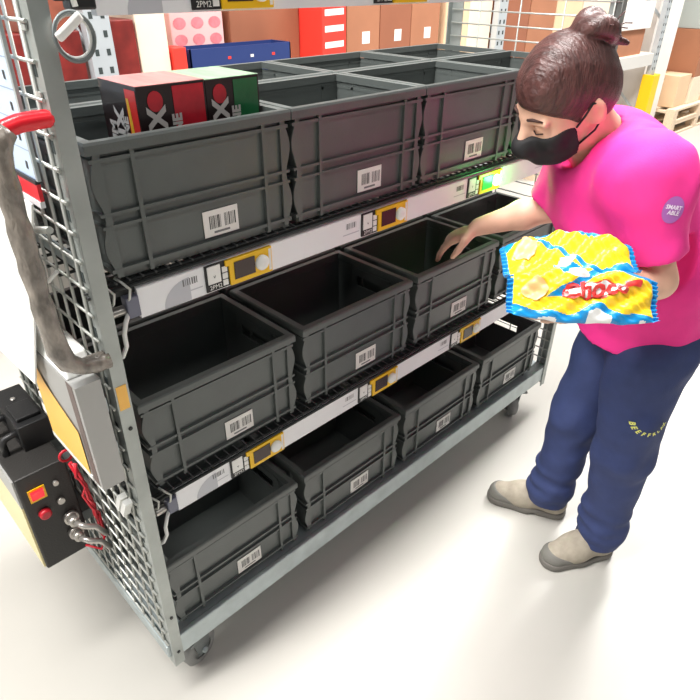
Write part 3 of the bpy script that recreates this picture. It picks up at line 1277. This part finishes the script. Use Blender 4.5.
carton('carton', 'pale pink carton with two rows of pink round prints', 'carton', 1.27, 1.555, YR + .175, YR + .45, 1.245, 1.45, M['carton_pink'], False, extra=pink_art)
carton('carton', 'flat brown carton under the pale pink carton', 'carton', 1.33, 1.55, YR + .175, YR + .45, ZS, 1.243, M['carton_mid'])
carton('carton', 'small scarlet carton below the pale pink carton', 'carton', 1.17, 1.235, YR + .005, YR + .10, ZS, 1.285, M['carton_scarlet'], False)

# blue tray
tr = thing('display_tray', 'low dark blue tray in front of the big brown carton', 'tray', (1.545, YR + .085, ZS))
mb = MB()
L, D_, H_ = .29, .15, .172
for lo, hi in (((-L, -D_ / 2, 0), (L, D_ / 2, .006)), ((-L, -D_ / 2, 0), (L, -D_ / 2 + .006, H_)), ((-L, D_ / 2 - .006, 0), (L, D_ / 2, H_)),
               ((-L, -D_ / 2, 0), (-L + .006, D_ / 2, H_)), ((L - .006, -D_ / 2, 0), (L, D_ / 2, H_))):
    mb.box(lo, hi, M['tray_blue'])
mb.build('tray_walls', tr)
mb = MB()
rng = random.Random(5)
for i in range(3):
    x = -L + .20 + i * .13
    mb.quad((x, -D_ / 2 - .001, .12), (x + .018, -D_ / 2 - .001, .12), (x + .018, -D_ / 2 - .001, .132), (x, -D_ / 2 - .001, .132), M[rng.choice(('gum_yellow', 'paper_white', 'carton_scarlet'))])
mb.build('front_print', tr)
carton('carton', 'large brown carton with a small white label behind the blue tray', 'carton', 1.60, 2.04, YR + .18, YR + .62, ZS, 1.56, M['carton_mid'], True, paper=(.13, .07, .32, .05))


def red_art(m, a, b, h):
    e = b + .001
    for k in range(5):
        z = h * (.12 + .18 * k)
        m.quad((-a * .8, -e, z), (a * .8, -e, z + .004), (a * .8, -e, z + h * .08), (-a * .8, -e, z + h * .07), M['paper_white'])


carton('carton', 'scarlet and white striped carton beside the brown cartons', 'carton', 2.045, 2.215, YR, YR + .3, ZS, 1.52, M['carton_scarlet'], False, extra=red_art)
for i, (x0, x1, lb) in enumerate(((2.24, 2.50, 'first'), (2.505, 2.77, 'middle'), (2.775, 3.04, 'last'))):
    carton('carton', 'brown carton with a small white label, %s in the row right of the striped carton' % lb, 'carton', x0, x1, YR + .02, YR + .42, ZS, 1.55,
           M['carton_brown'] if i != 1 else M['carton_mid'], True, paper=(.02, .06, .13, .06), group='brown cartons in a row')
carton('carton', 'pale tan carton behind the far corner post of the cart', 'carton', 3.10, 3.34, YR + .02, YR + .42, ZS, 1.62, M['carton_pale'])
carton('carton', 'cream carton between the pale tan carton and the rack upright', 'carton', 3.345, 3.60, YR + .02, YR + .42, ZS, 1.58, M['carton_cream'])
for i, (x0, x1) in enumerate(((3.73, 4.08), (4.09, 4.45))):
    carton('carton', 'brown carton behind the end wires, %s rack upright' % ('next to the' if i == 0 else 'one along from the'), 'carton', x0, x1, YR + .02, YR + .5, .92, 1.46, M['carton_mid'] if i == 0 else M['carton_brown'])
carton('carton', 'pale tan carton above and behind the worker\'s hair bun', 'carton', 4.46, 4.86, YR + .02, YR + .5, .92, 1.48, M['carton_pale'])
carton('carton', 'tall cream carton right of the hair bun', 'carton', 4.88, 5.40, YR + .02, YR + .5, .92, 1.50, M['carton_cream'])
carton('carton', 'white carton on the brown carton left of the yellow guard', 'carton', 5.50, 6.25, YR, YR + .5, 1.14, 1.36, M['carton_white'])
carton('carton', 'brown carton under the white carton left of the yellow guard', 'carton', 5.62, 6.20, YR + .02, YR + .5, .92, 1.138, M['carton_brown'])
# lower level, on pallets


def pallet(x, y, z, label, L=1.15, W=.8):
    r = thing('pallet', label, 'pallet', (x, y, z), 0, 'wooden pallets')
    m = MB()
    for k in range(5):
        yy = -W / 2 + k * (W - .1) / 4
        m.box((-L / 2, yy, .122), (L / 2, yy + .1, .144), M['pallet_wood'])
    for k in range(3):
        xx = -L / 2 + k * (L - .1) / 2
        m.box((xx, -W / 2, .10), (xx + .1, W / 2, .122), M['pallet_wood'])
    m.build('top_boards', r)
    for i in range(3):
        m = MB()
        for k in range(3):
            xx = -L / 2 + k * (L - .1) / 2
            yy = -W / 2 + i * (W - .1) / 2
            m.box((xx, yy, .022), (xx + .1, yy + .1, .10), M['pallet_wood'])
        m.box((-L / 2, -W / 2 + i * (W - .1) / 2, 0), (L / 2, -W / 2 + i * (W - .1) / 2 + .1, .022), M['pallet_wood'])
        m.build('runner', r)
    return r


pallet(5.2, 2.15, 0, 'wooden pallet on the floor behind the worker', 1.2, .8)
carton('carton', 'wide pale carton on the pallet behind the worker\'s neck', 'carton', 4.65, 5.25, 1.80, 2.4, .144, .72, M['carton_pale'])
carton('carton', 'brown carton on the pallet just left of the yellow guard', 'carton', 5.27, 5.78, 1.80, 2.4, .144, .60, M['carton_brown'])
pallet(8.05, 2.05, 0, 'wooden pallet on the floor right of the yellow guard, lowest of two', 1.6, .9)
pallet(8.05, 2.05, .146, 'wooden pallet lying on top of another right of the yellow guard', 1.6, .9)
carton('carton', 'large brown carton on the stacked pallets at the right edge', 'carton', 7.72, 8.80, 1.66, 2.40, .58, 1.06, M['carton_brown'])
carton('carton', 'small brown carton on the stacked pallets, under the large brown one', 'carton', 7.35, 7.70, 1.68, 2.2, .292, .62, M['carton_pale'])
carton('carton', 'low pale carton under the large brown carton on the pallets', 'carton', 7.73, 8.10, 1.66, 2.3, .292, .578, M['carton_cream'])
carton('carton', 'second low tan carton under the large brown carton on the pallets', 'carton', 8.13, 8.75, 1.66, 2.3, .292, .578, M['carton_pale'])
carton('wrapped_stack', 'tall white film-wrapped stack right of the rack upright', 'stack of goods', 6.62, 7.22, 1.80, 2.5, .292 - .29, 1.75, M['carton_white'], False)
carton('carton', 'greyish film-covered carton on the large brown carton at the right edge', 'carton', 7.75, 8.75, 1.70, 2.4, 1.063, 1.34, M['film_grey'], False)

# ================================================================== the worker
A3 = lambda *a: np.array(a, float)
hipC = A3(1.20, -.470, .80)
waist = A3(1.175, -.445, .95)
chest = A3(1.095, -.372, 1.12)
neck = A3(1.065, -.318, 1.252)
shL, shR = A3(.945, -.472, 1.235), A3(1.118, -.245, 1.205)
elL, wrL = A3(.972, -.540, 1.016), A3(.785, -.474, 1.010)
elR, wrR = A3(1.137, -.181, 1.050), A3(1.050, -.030, .978)
hpL, hpR = A3(1.120, -.530, .80), A3(1.262, -.408, .80)
knL, knR = A3(1.115, -.545, .45), A3(1.190, -.365, .44)
anL, anR = A3(1.150, -.548, .085), A3(1.195, -.352, .085)
heL, toL = A3(1.195, -.578, 0), A3(.985, -.452, 0)
heR, toR = A3(1.222, -.405, 0), A3(1.112, -.165, 0)
# frame of the torso: F forwards, S to her left
S_ = n3(shL - shR)
UP = n3(neck - chest)
F_ = n3(np.cross(S_, UP) * 1.0)
if F_ @ A3(-.8, .59, 0) < 0:
    F_ = -F_
rr_, ru_, rf_ = np.array(Rr), np.array(Ru), np.array(Rf)
hc = A3(.930, -.268, 1.350)
Ff = n3(-.82 * rr_ - .55 * ru_ + .10 * rf_)
Le = .344 * rr_ - .635 * ru_ - .674 * rf_
Le = n3(Le - (Le @ Ff) * Ff)
Uh = n3(np.cross(Ff, Le))
H = lambda f, l, u: hc + Ff * f + Le * l + Uh * u


def hand(sd, w, d, nrm, side, curls, thumb_in=.6):
    """palm, four unequal fingers bent towards the palm normal, and a thumb from the side of the palm"""
    d, nrm = n3(d), n3(nrm)
    side = n3(side - (side @ d) * d)
    nrm = n3(np.cross(d, side)) * (1 if np.cross(d, side) @ nrm > 0 else -1)
    kn = w + d * .082
    sd.cone(w + d * .012, w + d * .07, .026, .034, .012, flat=(nrm, .45))
    for j, (o, ln, rad) in enumerate(((.028, .064, .0086), (.0095, .072, .0090), (-.0095, .067, .0086), (-.027, .053, .0075))):
        p = kn + side * o - d * (.004 + abs(o) * .15)
        sd.cone(w + d * .045 + side * o * .8, p, .011, .0098, .008)
        ang = 0.0
        for i, fr in enumerate((.45, .31, .24)):
            ang += curls[j] * (1.0, .9, .7)[i]
            q = p + (d * math.cos(ang) + nrm * math.sin(ang) + side * o * .8) * ln * fr * 1.15
            sd.cone(p, q, rad * (1 - .08 * i), rad * (.92 - .08 * i), .003)
            p = q
    p = w + d * .022 + side * .024
    q = p + n3(d * .55 + side * .75 + nrm * .25) * .034
    sd.cone(w + d * .018 + side * .01, q, .016, .0115, .010)
    r = q + n3(d * .9 + side * .25 + nrm * thumb_in) * .030
    sd.cone(q, r, .0108, .0098, .004)
    s = r + n3(d * .95 + nrm * thumb_in) * .024
    sd.cone(r, s, .0098, .0078, .004)


# body: one continuous figure
sd = Sdf((.62, -.80, -.01), (1.45, .20, 1.50), .0046)
sd.ell(H(-.012, 0, .030), (Ff, Le, Uh), (.098, .074, .092))                 # skull
sd.ell(H(.022, 0, -.040), (Ff, Le, Uh), (.070, .062, .078), .03)            # face
sd.ell(H(.050, 0, -.088), (Ff, Le, Uh), (.030, .030, .022), .03)            # chin
sd.cone(H(.00, .045, -.075), H(.05, .018, -.090), .020, .016, .02)          # jaw
sd.cone(H(.00, -.045, -.075), H(.05, -.018, -.090), .020, .016, .02)
sd.cone(H(.086, 0, .004), H(.108, 0, -.034), .009, .013, .014)              # nose
sd.cone(H(.080, .012, .016), H(.074, .050, .012), .009, .007, .014)         # brow ridge
sd.cone(H(.080, -.012, .016), H(.074, -.050, .012), .009, .007, .014)
for s in (1, -1):
    sd.ell(H(.080, s * .031, -.004), (Ff, Le, Uh), (.014, .018, .011), .008, 'sub')
    sd.ell(H(.070, s * .031, -.004), (Ff, Le, Uh), (.0145, .0155, .0125), .003)
    sd.ell(H(.062, s * .040, -.034), (Ff, Le, Uh), (.020, .020, .020), .02)     # cheek
    e = H(-.024, s * .077, -.012)
    eo = n3(Le * s * .5 - Ff * .75)
    sd.ell(e, (Uh, n3(np.cross(eo, Uh)), eo), (.033, .0085, .021), .006)        # ear
    sd.ell(e + Le * s * .009 + Ff * .004, (Uh, Le, Ff), (.018, .006, .009), .004, 'sub')
sd.cone(H(.095, -.016, -.070), H(.095, .016, -.070), .007, .007, .006)
sd.cone(H(-.030, 0, -.060), neck - UP * .02, .056, .060, .03)               # neck
sd.cone(neck - UP * .03, chest, .07, .11, .03)
sd.cone(neck - UP * .045, shL - S_ * .015, .045, .048, .03)
sd.cone(neck - UP * .045, shR + S_ * .015, .045, .048, .03)
sd.cone(chest, hipC, .10, .085, .05)
for sh, el, wr in ((shL, elL, wrL), (shR, elR, wrR)):
    sd.cone(sh, el, .045, .036, .03)
    sd.cone(el, el + (wr - el) * .35, .036, .038, .02)
    sd.cone(el + (wr - el) * .35, wr, .038, .025, .02)
for hp, kn, an in ((hpL, knL, anL), (hpR, knR, anR)):
    sd.cone(hp, kn, .060, .046, .03)
    sd.cone(kn, an, .046, .034, .02)
for an, to in ((anL, toL), (anR, toR)):
    sd.cone(an - A3(0, 0, .03), to * .6 + an * .4 - A3(0, 0, .0) + A3(0, 0, .01), .034, .026, .02)
hand(sd, wrL, n3(A3(-.96, .14, -.04)), A3(-.1, -.1, 1), A3(.2, .95, 0), (.14, .12, .12, .16), .1)
hand(sd, wrR, n3(A3(-.42, .74, -.50)), A3(-.45, .1, -.9), A3(-.72, -.6, .1), (.30, .32, .34, .36), .5)
person = sd.mesh('person', M['skin'], None, 2)
tag(person, 'worker in pink t-shirt, navy trousers and black mask reaching into a crate', 'person')

# eyebrows, lashes
for s in (1, -1):
    mb = MB()
    mb.tube([H(.089, s * .016, .020), H(.087, s * .032, .026), H(.076, s * .050, .020)], .003, M['brow'], 7, radii=[.0032, .0034, .0018])
    mb.build('eyebrow', person)
    mb = MB()
    mb.tube([H(.0835, s * .018, -.010), H(.0865, s * .030, -.012), H(.0795, s * .045, -.009)], .0016, M['brow'], 6)
    mb.build('eyelash', person)

# hair, drawn back into a bun
sd = Sdf(hc - .24, hc + .26, .0046)
sd.ell(H(-.014, 0, .032), (Ff, Le, Uh), (.104, .083, .099))
sd.ell(H(-.060, 0, -.010), (Ff, Le, Uh), (.060, .070, .070), .03)
# hairline: clear forehead, face and ears
sd.ell(H(.112, 0, -.055), (Ff, Le, n3(Uh)), (.100, .150, .092), .022, 'sub')
for s in (1, -1):
    sd.ell(H(-.014, s * .098, -.030), (Ff, Le, Uh), (.030, .040, .040), .008, 'sub')
bc = H(-.096, .010, .105)
ax = n3(bc - hc)
t1 = n3(np.cross(ax, A3(0, 0, 1)))
t2 = np.cross(ax, t1)
sd.cone(H(-.070, 0, .070), bc, .040, .026, .02)
for i in range(18):
    a0, a1 = i * 2 * math.pi / 18, (i + 1) * 2 * math.pi / 18
    g = lambda a: bc + (t1 * math.cos(a) + t2 * math.sin(a)) * .028 + ax * (.008 * math.sin(2 * a))
    sd.cone(g(a0), g(a1), .019, .019, .004)
sd.ell(bc - ax * .006, (t1, t2, ax), (.026, .026, .016), .006)
sd.cone(bc - ax * .01, bc + n3(-Uh * .7 - Ff * .5 + Le * .2) * .075, .013, .005, .01)
sd.waves(.0012, 60, 3)
sd.waves(.0007, 190, 5)
hair = sd.mesh('hair', M['hair'], person, 1)
hair['label'] = 'dark brown hair gathered in a bun'
mb = MB()
rng = random.Random(2)
for i in range(14):
    p = bc + t1 * rng.uniform(-.03, .03) + t2 * rng.uniform(-.03, .03) + ax * rng.uniform(-.01, .01)
    dd = n3(t1 * rng.uniform(-1, 1) + t2 * rng.uniform(-1, 1) + ax * rng.uniform(-.2, .8))
    mb.tube([p, p + dd * .02, p + dd * .036 + A3(0, 0, -.006)], .0012, M['hair'], 4)
mb.build('stray_hair', hair)

# face mask
sd = Sdf(hc - .22, hc + .22, .004)
g_ = .005
sd.ell(H(.022, 0, -.040), (Ff, Le, Uh), (.070 + g_, .062 + g_, .078 + g_))
sd.ell(H(.050, 0, -.088), (Ff, Le, Uh), (.032 + g_, .032 + g_, .022 + g_), .03)
sd.cone(H(.080, 0, -.010), H(.110, 0, -.044), .014, .022, .03)
sd.cone(H(.104, 0, -.046), H(.080, 0, -.086), .018, .018, .02)
for s in (1, -1):
    sd.cone(H(.01, s * .052, -.066), H(.05, s * .020, -.090), .024, .020, .02)
    sd.ell(H(.062, s * .040, -.036), (Ff, Le, Uh), (.024, .024, .024), .02)
sd.cut(H(.100, 0, -.020), n3(Uh * 1.0 + Ff * .05), .004)
sd.cut(H(.016, 0, -.03), n3(-Ff - Uh * .15))
sd.waves(.0008, 110, 8)
mask = sd.mesh('face_mask', M['mask_black'], person, 2)
mask['label'] = 'black face mask'
for s in (1, -1):
    mb = MB()
    mb.tube([H(.020, s * .070, -.024), H(.002, s * .079, -.004), H(-.016, s * .083, .014), H(-.034, s * .080, .004), H(-.036, s * .079, -.030), H(-.014, s * .076, -.052), H(.020, s * .064, -.070)], .0022, M['mask_black'], 6)
    mb.build('ear_loop', mask)

# t-shirt
sd = Sdf((.78, -.80, .66), (1.50, .04, 1.38), .006)
lo = hipC - UP * .0
sd.cone(A3(1.20, -.472, .75), waist, .178, .148, .05, flat=(n3(F_ * A3(1, 1, 0)), .90))
sd.cone(waist, chest, .148, .145, .06, flat=(n3(F_), .86))
sd.cone(chest, neck - UP * .055, .138, .075, .06, flat=(n3(F_), .86))
sd.cone(A3(1.145, -.322, 1.262), A3(1.15, -.375, 1.17), .040, .085, .10)
sd.cone(A3(1.15, -.375, 1.17), waist, .085, .12, .10)
sd.cone(neck - UP * .055, shL, .062, .062, .09)
sd.cone(neck - UP * .055, shR, .062, .060, .09)
sd.cone(chest + UP * .02, shL - S_ * .03 - UP * .02, .10, .075, .08)
sd.cone(chest + F_ * .055 + S_ * .07 - UP * .02, chest + F_ * .06 + S_ * .065 - UP * .03, .066, .066, .06)
sd.cone(chest + F_ * .055 - S_ * .07 - UP * .02, chest + F_ * .06 - S_ * .065 - UP * .03, .066, .066, .06)
sd.cone(shL, shL + (elL - shL) * .80, .064, .066, .05)
sd.cone(shR, shR + (elR - shR) * .85, .060, .062, .05)
sd.waves(.0042, 22, 11)
sd.waves(.0012, 60, 12)
sd.folds([(F_ * .8 + S_ * .5 + UP * .45, 62, .0036, .4), (S_ * .9 - UP * .6, 95, .0022, 2.0)])
sd.cut(shL + (elL - shL) * .78, (elL - shL)) if False else None
# flat hem of the sleeves and of the shirt, and the neck opening
for sh, el, f in ((shL, elL, .66), (shR, elR, .72)):
    dv = n3(el - sh)
    p = sh + (el - sh) * f
    sd.slab(p + dv * .02, dv, .14)
    sd.cone(p - dv * .02, p + dv * .10, .050, .054, .0, 'sub')
sd.ell(neck + F_ * .030 + UP * .012, (F_, S_, UP), (.078, .080, .055), .012, 'sub')
sd.cut(A3(1.19, -.47, .772), A3(.03, -.10, -1))
shirt = sd.mesh('t_shirt', M['pink_cotton'], person, 2)
shirt['label'] = 'bright pink t-shirt'
sb = bvh_of(shirt)


def decal(bv, centre, normal, up, shapes, name, parent, lift=.0012, reach=.25):
    """shapes: list of (2-D points, faces, material), laid onto the surface by dropping each point along -normal"""
    n_ = Vector(n3(normal))
    u_ = Vector(up)
    u_ = (u_ - n_ * u_.dot(n_)).normalized()
    x_ = u_.cross(n_)
    m = MB()
    c_ = Vector(centre)
    for k, (pts, fs, mt) in enumerate(shapes):
        vs = []
        for a, b in pts:
            s_ = c_ + x_ * a + u_ * b + n_ * .12
            loc, nn_, _, _ = bv.ray_cast(s_, -n_, reach)
            if loc is None:
                loc = c_ + x_ * a + u_ * b
            vs.append(loc + n_ * (lift * (1 + k * .5)))
        m.add(vs, fs, mt)
    return m.build(name, parent)


def disc2(r, ry=None, n=24, rings=4):
    ry = ry or r
    pts = [(0, 0)]
    fs = []
    for i in range(1, rings + 1):
        for j in range(n):
            a = 2 * math.pi * j / n
            pts.append((r * i / rings * math.cos(a), ry * i / rings * math.sin(a)))
    for j in range(n):
        fs.append((0, 1 + j, 1 + (j + 1) % n))
    for i in range(rings - 1):
        for j in range(n):
            a, b = 1 + i * n + j, 1 + i * n + (j + 1) % n
            fs.append((a, a + n, b + n, b))
    return pts, fs


def text2(body, size, dx=0, dy=0, rot=0, bold=0, sx=1.0):
    vs, fs = text_geo(body, size, bold)
    c_, s_ = math.cos(rot), math.sin(rot)
    return [(dx + (v.x * sx) * c_ - v.y * s_, dy + (v.x * sx) * s_ + v.y * c_) for v in vs], fs


bcen = shL + (elL - shL) * .34
bn = n3(-rf_ * .8 + S_ * .5 - rr_ * .05)
p, f = disc2(.0215, .025)
sh_ = [(p, f, M['badge_purple'])]
p, f = text2('SMART', .0105, 0, .004, -.12, .0004)
sh_.append((p, f, M['badge_white']))
p, f = text2('ABLE', .0105, .001, -.006, -.12, .0004)
sh_.append((p, f, M['badge_white']))
decal(sb, bcen, bn, (0, 0, 1), sh_, 'sleeve_badge', shirt)['label'] = 'round purple badge with white letters'
lc = chest + F_ * .12 + S_ * .055 - UP * .015
pts = [(.018 * math.cos(a), .012 * math.sin(a)) for a in [math.pi * (1.08 + .84 * i / 10) for i in range(11)]]
pts2 = [(.014 * math.cos(a), .008 * math.sin(a)) for a in [math.pi * (1.08 + .84 * i / 10) for i in range(11)]]
decal(sb, lc, n3(F_ + .3 * UP), UP, [(pts + pts2[::-1], [(i, i + 1, 20 - i, 21 - i) for i in range(10)], M['logo_peach'])], 'chest_logo', shirt)['label'] = 'small peach smile logo'

# trousers
sd = Sdf((.92, -.80, .03), (1.50, -.12, .96), .0065)
Fh = n3(A3(-.68, .73, 0))
Sh = n3(hpL - hpR)
sd.cone(A3(1.19, -.462, .86), A3(1.195, -.470, .80), .115, .126, .04, flat=(Fh, .88))
sd.ell(A3(1.225, -.520, .775), (Fh, Sh, A3(0, 0, 1)), (.085, .150, .12), .05)
for hp, kn, an, sgn in ((hpL, knL, anL, 1), (hpR, knR, anR, -1)):
    sd.cone(hp - A3(0, 0, .05), kn, .100, .078, .03)
    sd.cone(kn, an + A3(.0, 0, .06), .077, .064, .03)
    sd.cone(an + A3(0, 0, .05), an + A3(-.004, .004, .0), .064, .066, .02)
    for j, (zz, k2) in enumerate(((.035, .008), (.075, .008), (.13, .008))):
        c_ = an + A3(-.004, .006, zz)
        sd.ell(c_, (A3(1, 0, .25), A3(0, 1, .1), A3(0, 0, 1)), (.062 + k2, .062 + k2, .014), .02)
sd.cone(hpL + Sh * .075 - A3(0, 0, .20) , hpL + Sh * .06 - A3(0, 0, .36), .036, .036, .02)      # cargo pocket
sd.waves(.0032, 24, 21)
sd.waves(.0016, 52, 22)
sd.folds([(A3(.5, .4, .8), 55, .0030, 1.0), (A3(-.5, .6, .7), 90, .0020, .3)])
for an in (anL, anR):
    sd.cone(an - A3(0, 0, .12), an + A3(0, 0, -.005), .054, .054, .0, 'sub')
sd.cut(A3(0, 0, .072), A3(0, 0, -1))
trous = sd.mesh('trousers', M['navy_twill'], person, 2)
trous['label'] = 'baggy navy blue work trousers'
tb = bvh_of(trous)
shp = []
word = 'BEEFFRLAX'
for i, ch in enumerate(word):
    a = math.pi * (1.04 + .92 * i / (len(word) - 1))
    p, f = text2(ch, .0155, .040 * math.cos(a), .030 * math.sin(a), a + math.pi / 2, .0006)
    shp.append((p, f, M['emblem_yellow']))
epos = A3(-.3204, -.9088, 1.5715) + 1.60 * (rr_ * (640 - 350) / 600.96 - ru_ * (407 - 350) / 600.96 + rf_)
decal(tb, (1.008, -.640, .635), n3(-rf_ * A3(1, 1, .5)), (0, 0, 1), shp, 'thigh_emblem', trous, reach=.6)['label'] = 'curved yellow lettering on the thigh'

# shoes
for he, to, nm in ((heL, toL, 'near'), (heR, toR, 'far')):
    d = n3(to - he)
    n_ = A3(-d[1], d[0], 0)
    Q = lambda t, l, z: he + d * t + n_ * l + A3(0, 0, z)
    L = np.linalg.norm(to - he)
    sd = Sdf(np.minimum(he, to) - A3(.09, .09, .01), np.maximum(he, to) + A3(.09, .09, .17), .004)
    sd.cone(Q(.04, 0, .050), Q(L * .55, 0, .046), .036, .040, .02)
    sd.cone(Q(L * .55, 0, .044), Q(L - .045, 0, .036), .043, .038, .02, flat=(A3(0, 0, 1), .86))
    sd.cone(Q(.045, 0, .05), Q(.065, 0, .105), .038, .044, .02)
    sd.cone(Q(.07, 0, .09), Q(L * .60, 0, .056), .036, .034, .03)
    sd.cut(A3(0, 0, .014), A3(0, 0, -1))
    sh = sd.mesh('shoe', M['suede_grey'], person, 2)
    sh['label'] = 'pale grey safety shoe'
    sd = Sdf(np.minimum(he, to) - A3(.09, .09, .01), np.maximum(he, to) + A3(.09, .09, .08), .004)
    sd.cone(Q(.036, 0, .014), Q(L * .5, 0, .014), .038, .040, .01)
    sd.cone(Q(L * .5, 0, .014), Q(L - .042, 0, .014), .043, .044, .02)
    sd.cut(A3(0, 0, .026), A3(0, 0, 1))
    sd.cut(A3(0, 0, .001), A3(0, 0, -1))
    sd.cone(Q(L * .40, -.08, -.006), Q(L * .40, .08, -.006), .016, .016, .004, 'sub')
    so = sd.mesh('sole', M['sole_grey'], sh, 1)
    so['label'] = 'darker grey rubber sole'
    sd = Sdf(np.minimum(he, to) - A3(.09, .09, .01), np.maximum(he, to) + A3(.09, .09, .12), .0035)
    sd.cone(Q(L * .62, 0, .040), Q(L - .043, 0, .034), .044, .041, .02, flat=(A3(0, 0, 1), .86))
    sd.cut(Q(L * .60, 0, .04), n3(-d))
    sd.cut(Q(L * .80, 0, .050), n3(A3(0, 0, 1) - d * .35))
    sd.cut(A3(0, 0, .016), A3(0, 0, -1))
    tc_ = sd.mesh('toe_cap', M['toe_grey'], sh, 1)
    tc_['label'] = 'grey scuff cap'
    mb = MB()
    for t in (.44, .52, .60):
        zt = .094 - (t - .44) * .16
        mb.tube([Q(L * t, -.026, zt - .012), Q(L * t + .006, -.01, zt), Q(L * t - .002, .01, zt), Q(L * t + .004, .026, zt - .012)], .0026, M['zinc_dark'], 6)
    mb.build('shoelace', sh)

# ================================================================== snack bags on the forearm


def snack_bag(label, c, a, nrm, half_l, half_w, thick, seed, flip=False, logo=True):
    root = thing('snack_bag', label, 'snack bag', c, 0, 'snack bags held by the worker')
    a = n3(a)
    nrm = n3(nrm - (nrm @ a) * a)
    b = np.cross(nrm, a)
    rng = np.random.RandomState(seed)
    ph = rng.rand(8) * 6.28

    def pt(u, v, side):
        uu = min(1, abs(u) / .93)
        prof = max(0.0, 1 - uu ** 2.6) ** .62 * max(0.0, 1 - abs(v) ** 2.4) ** .60
        w = half_w * (1.05 - .30 * abs(u) ** 2.2) * (1.0 + .02 * math.sin(6 * u + ph[0]))
        wr = .0035 * math.sin(9 * u + 5 * v + ph[1]) + .0028 * math.sin(15 * u - 8 * v + ph[2]) + .0018 * math.sin(28 * u + 19 * v + ph[3])
        z = side * (thick * prof) + wr * (0.35 + min(1, prof * 1.2)) + .004 * math.sin(30 * v) * (1 if abs(u) > .93 else 0)
        z += -.012 * (u * u) + .006 * math.sin(3 * v + ph[4])
        return a * (u * half_l) + b * (v * w) + nrm * z

    N, Mv = 120, 72
    m = MB()
    us = [-1 + 2 * i / N for i in range(N + 1)]
    vs_ = [-1 + 2 * j / Mv for j in range(Mv + 1)]
    for side in (1, -1):
        vs = [pt(u, v, side) for u in us for v in vs_]
        for mt, sel in (('foil_yellow', 0), ('foil_blue', 1), ('foil_white', 2)):
            fs = []
            for i in range(N):
                for j in range(Mv):
                    u, v = (us[i] + us[i + 1]) / 2, (vs_[j] + vs_[j + 1]) / 2
                    if flip:
                        v = -v
                    k = 0
                    lim = -.62 + .16 * math.sin(5.2 * u + .6) + .10 * math.sin(11 * u)
                    if v < lim:
                        k = 1
                    if v < lim - .24 and abs(u) < .8 and math.sin(9 * u) > .2:
                        k = 2
                    if abs(u) > .92:
                        k = 1
                    dd = (u + .12) * .9 - (v - .28) * .55
                    if abs(dd) < .085 and v > -.2:
                        k = 1
                    if v > .80 + .12 * math.sin(6 * u) and u > -.3:
                        k = 1
                    if .04 < (u + .30) and (u + .3) < .34 and v > .46 and v < .80 and math.sin(14 * u + 5 * v) > 0:
                        k = 2
                    if k == sel:
                        q = (i * (Mv + 1) + j, (i + 1) * (Mv + 1) + j, (i + 1) * (Mv + 1) + j + 1, i * (Mv + 1) + j + 1)
                        fs.append(q if side == 1 else q[::-1])
            if fs:
                used = sorted({x for f in fs for x in f})
                mp = {x: i for i, x in enumerate(used)}
                m.add([vs[x] for x in used], [tuple(mp[x] for x in f) for f in fs], M[mt], True)
    pk = m.build('packet', root)

    def patch(poly_fn, mt, nm, lift, n=14, w=6):
        mm = MB()
        vs = []
        for i in range(n + 1):
            for j in range(w + 1):
                u, v = poly_fn(i / n, j / w)
                vs.append(pt(u, v, 1) + nrm * lift)
        fs = [(i * (w + 1) + j, (i + 1) * (w + 1) + j, (i + 1) * (w + 1) + j + 1, i * (w + 1) + j + 1) for i in range(n) for j in range(w)]
        mm.add(vs, fs, M[mt], True)
        return mm.build(nm, root)

    patch(lambda s, t: (-.66 + .34 * (s - .5) * math.sin(math.pi * min(max(t, .04), .96)), .05 + (t - .5) * .95), 'foil_biscuit', 'biscuit_picture', .0035, 16, 16)
    if not logo:
        return root
    cu, cv = .12, .05
    blob = lambda r0, r1: (lambda s, t: (cu + (s - .5) * r0, cv + (s - .5) * .34 + (t - .5) * r1 * (1.0 + .18 * math.sin(s * 22)) * max(.12, math.sin(math.pi * min(max(s, .03), .97))) ** .4))
    patch(blob(.86, .52), 'foil_red', 'logo_border', .0016, 26)['label'] = 'red wavy logo border'
    patch(blob(.80, .40), 'foil_white', 'logo', .0028, 26)['label'] = 'white wavy logo'
    mm = MB()
    vs, fs = text_geo('Choco', .050, .002)
    vv = []
    for v in vs:
        u_, w_ = cu + v.x / half_l * .86, cv + (v.x / half_l * .86) * .40 + v.y / half_w * .8
        vv.append(pt(u_, w_, 1) + nrm * .0046)
    mm.add(vv, fs, M['foil_red'])
    mm.build('logo_lettering', root)
    patch(lambda s, t: (.62 + (s - .5) * .22, .42 + (s - .5) * .1 + (t - .5) * .22), 'foil_red', 'flavour_mark', .0022, 6)
    return root


av = n3(rr_ * .985 - ru_ * .06 - rf_ * .10)
snack_bag('yellow and blue snack bag underneath, its red and white logo facing out', (.697, -.500, 1.062), av, A3(-.46, -.47, .75), .138, .053, .028, 3)
snack_bag('yellow snack bag with blue edges lying on top of the other one', (.745, -.435, 1.108), n3(rr_ * .98 + ru_ * .02 - rf_ * .10), A3(-.12, -.12, .98), .126, .060, .026, 7, True, False)
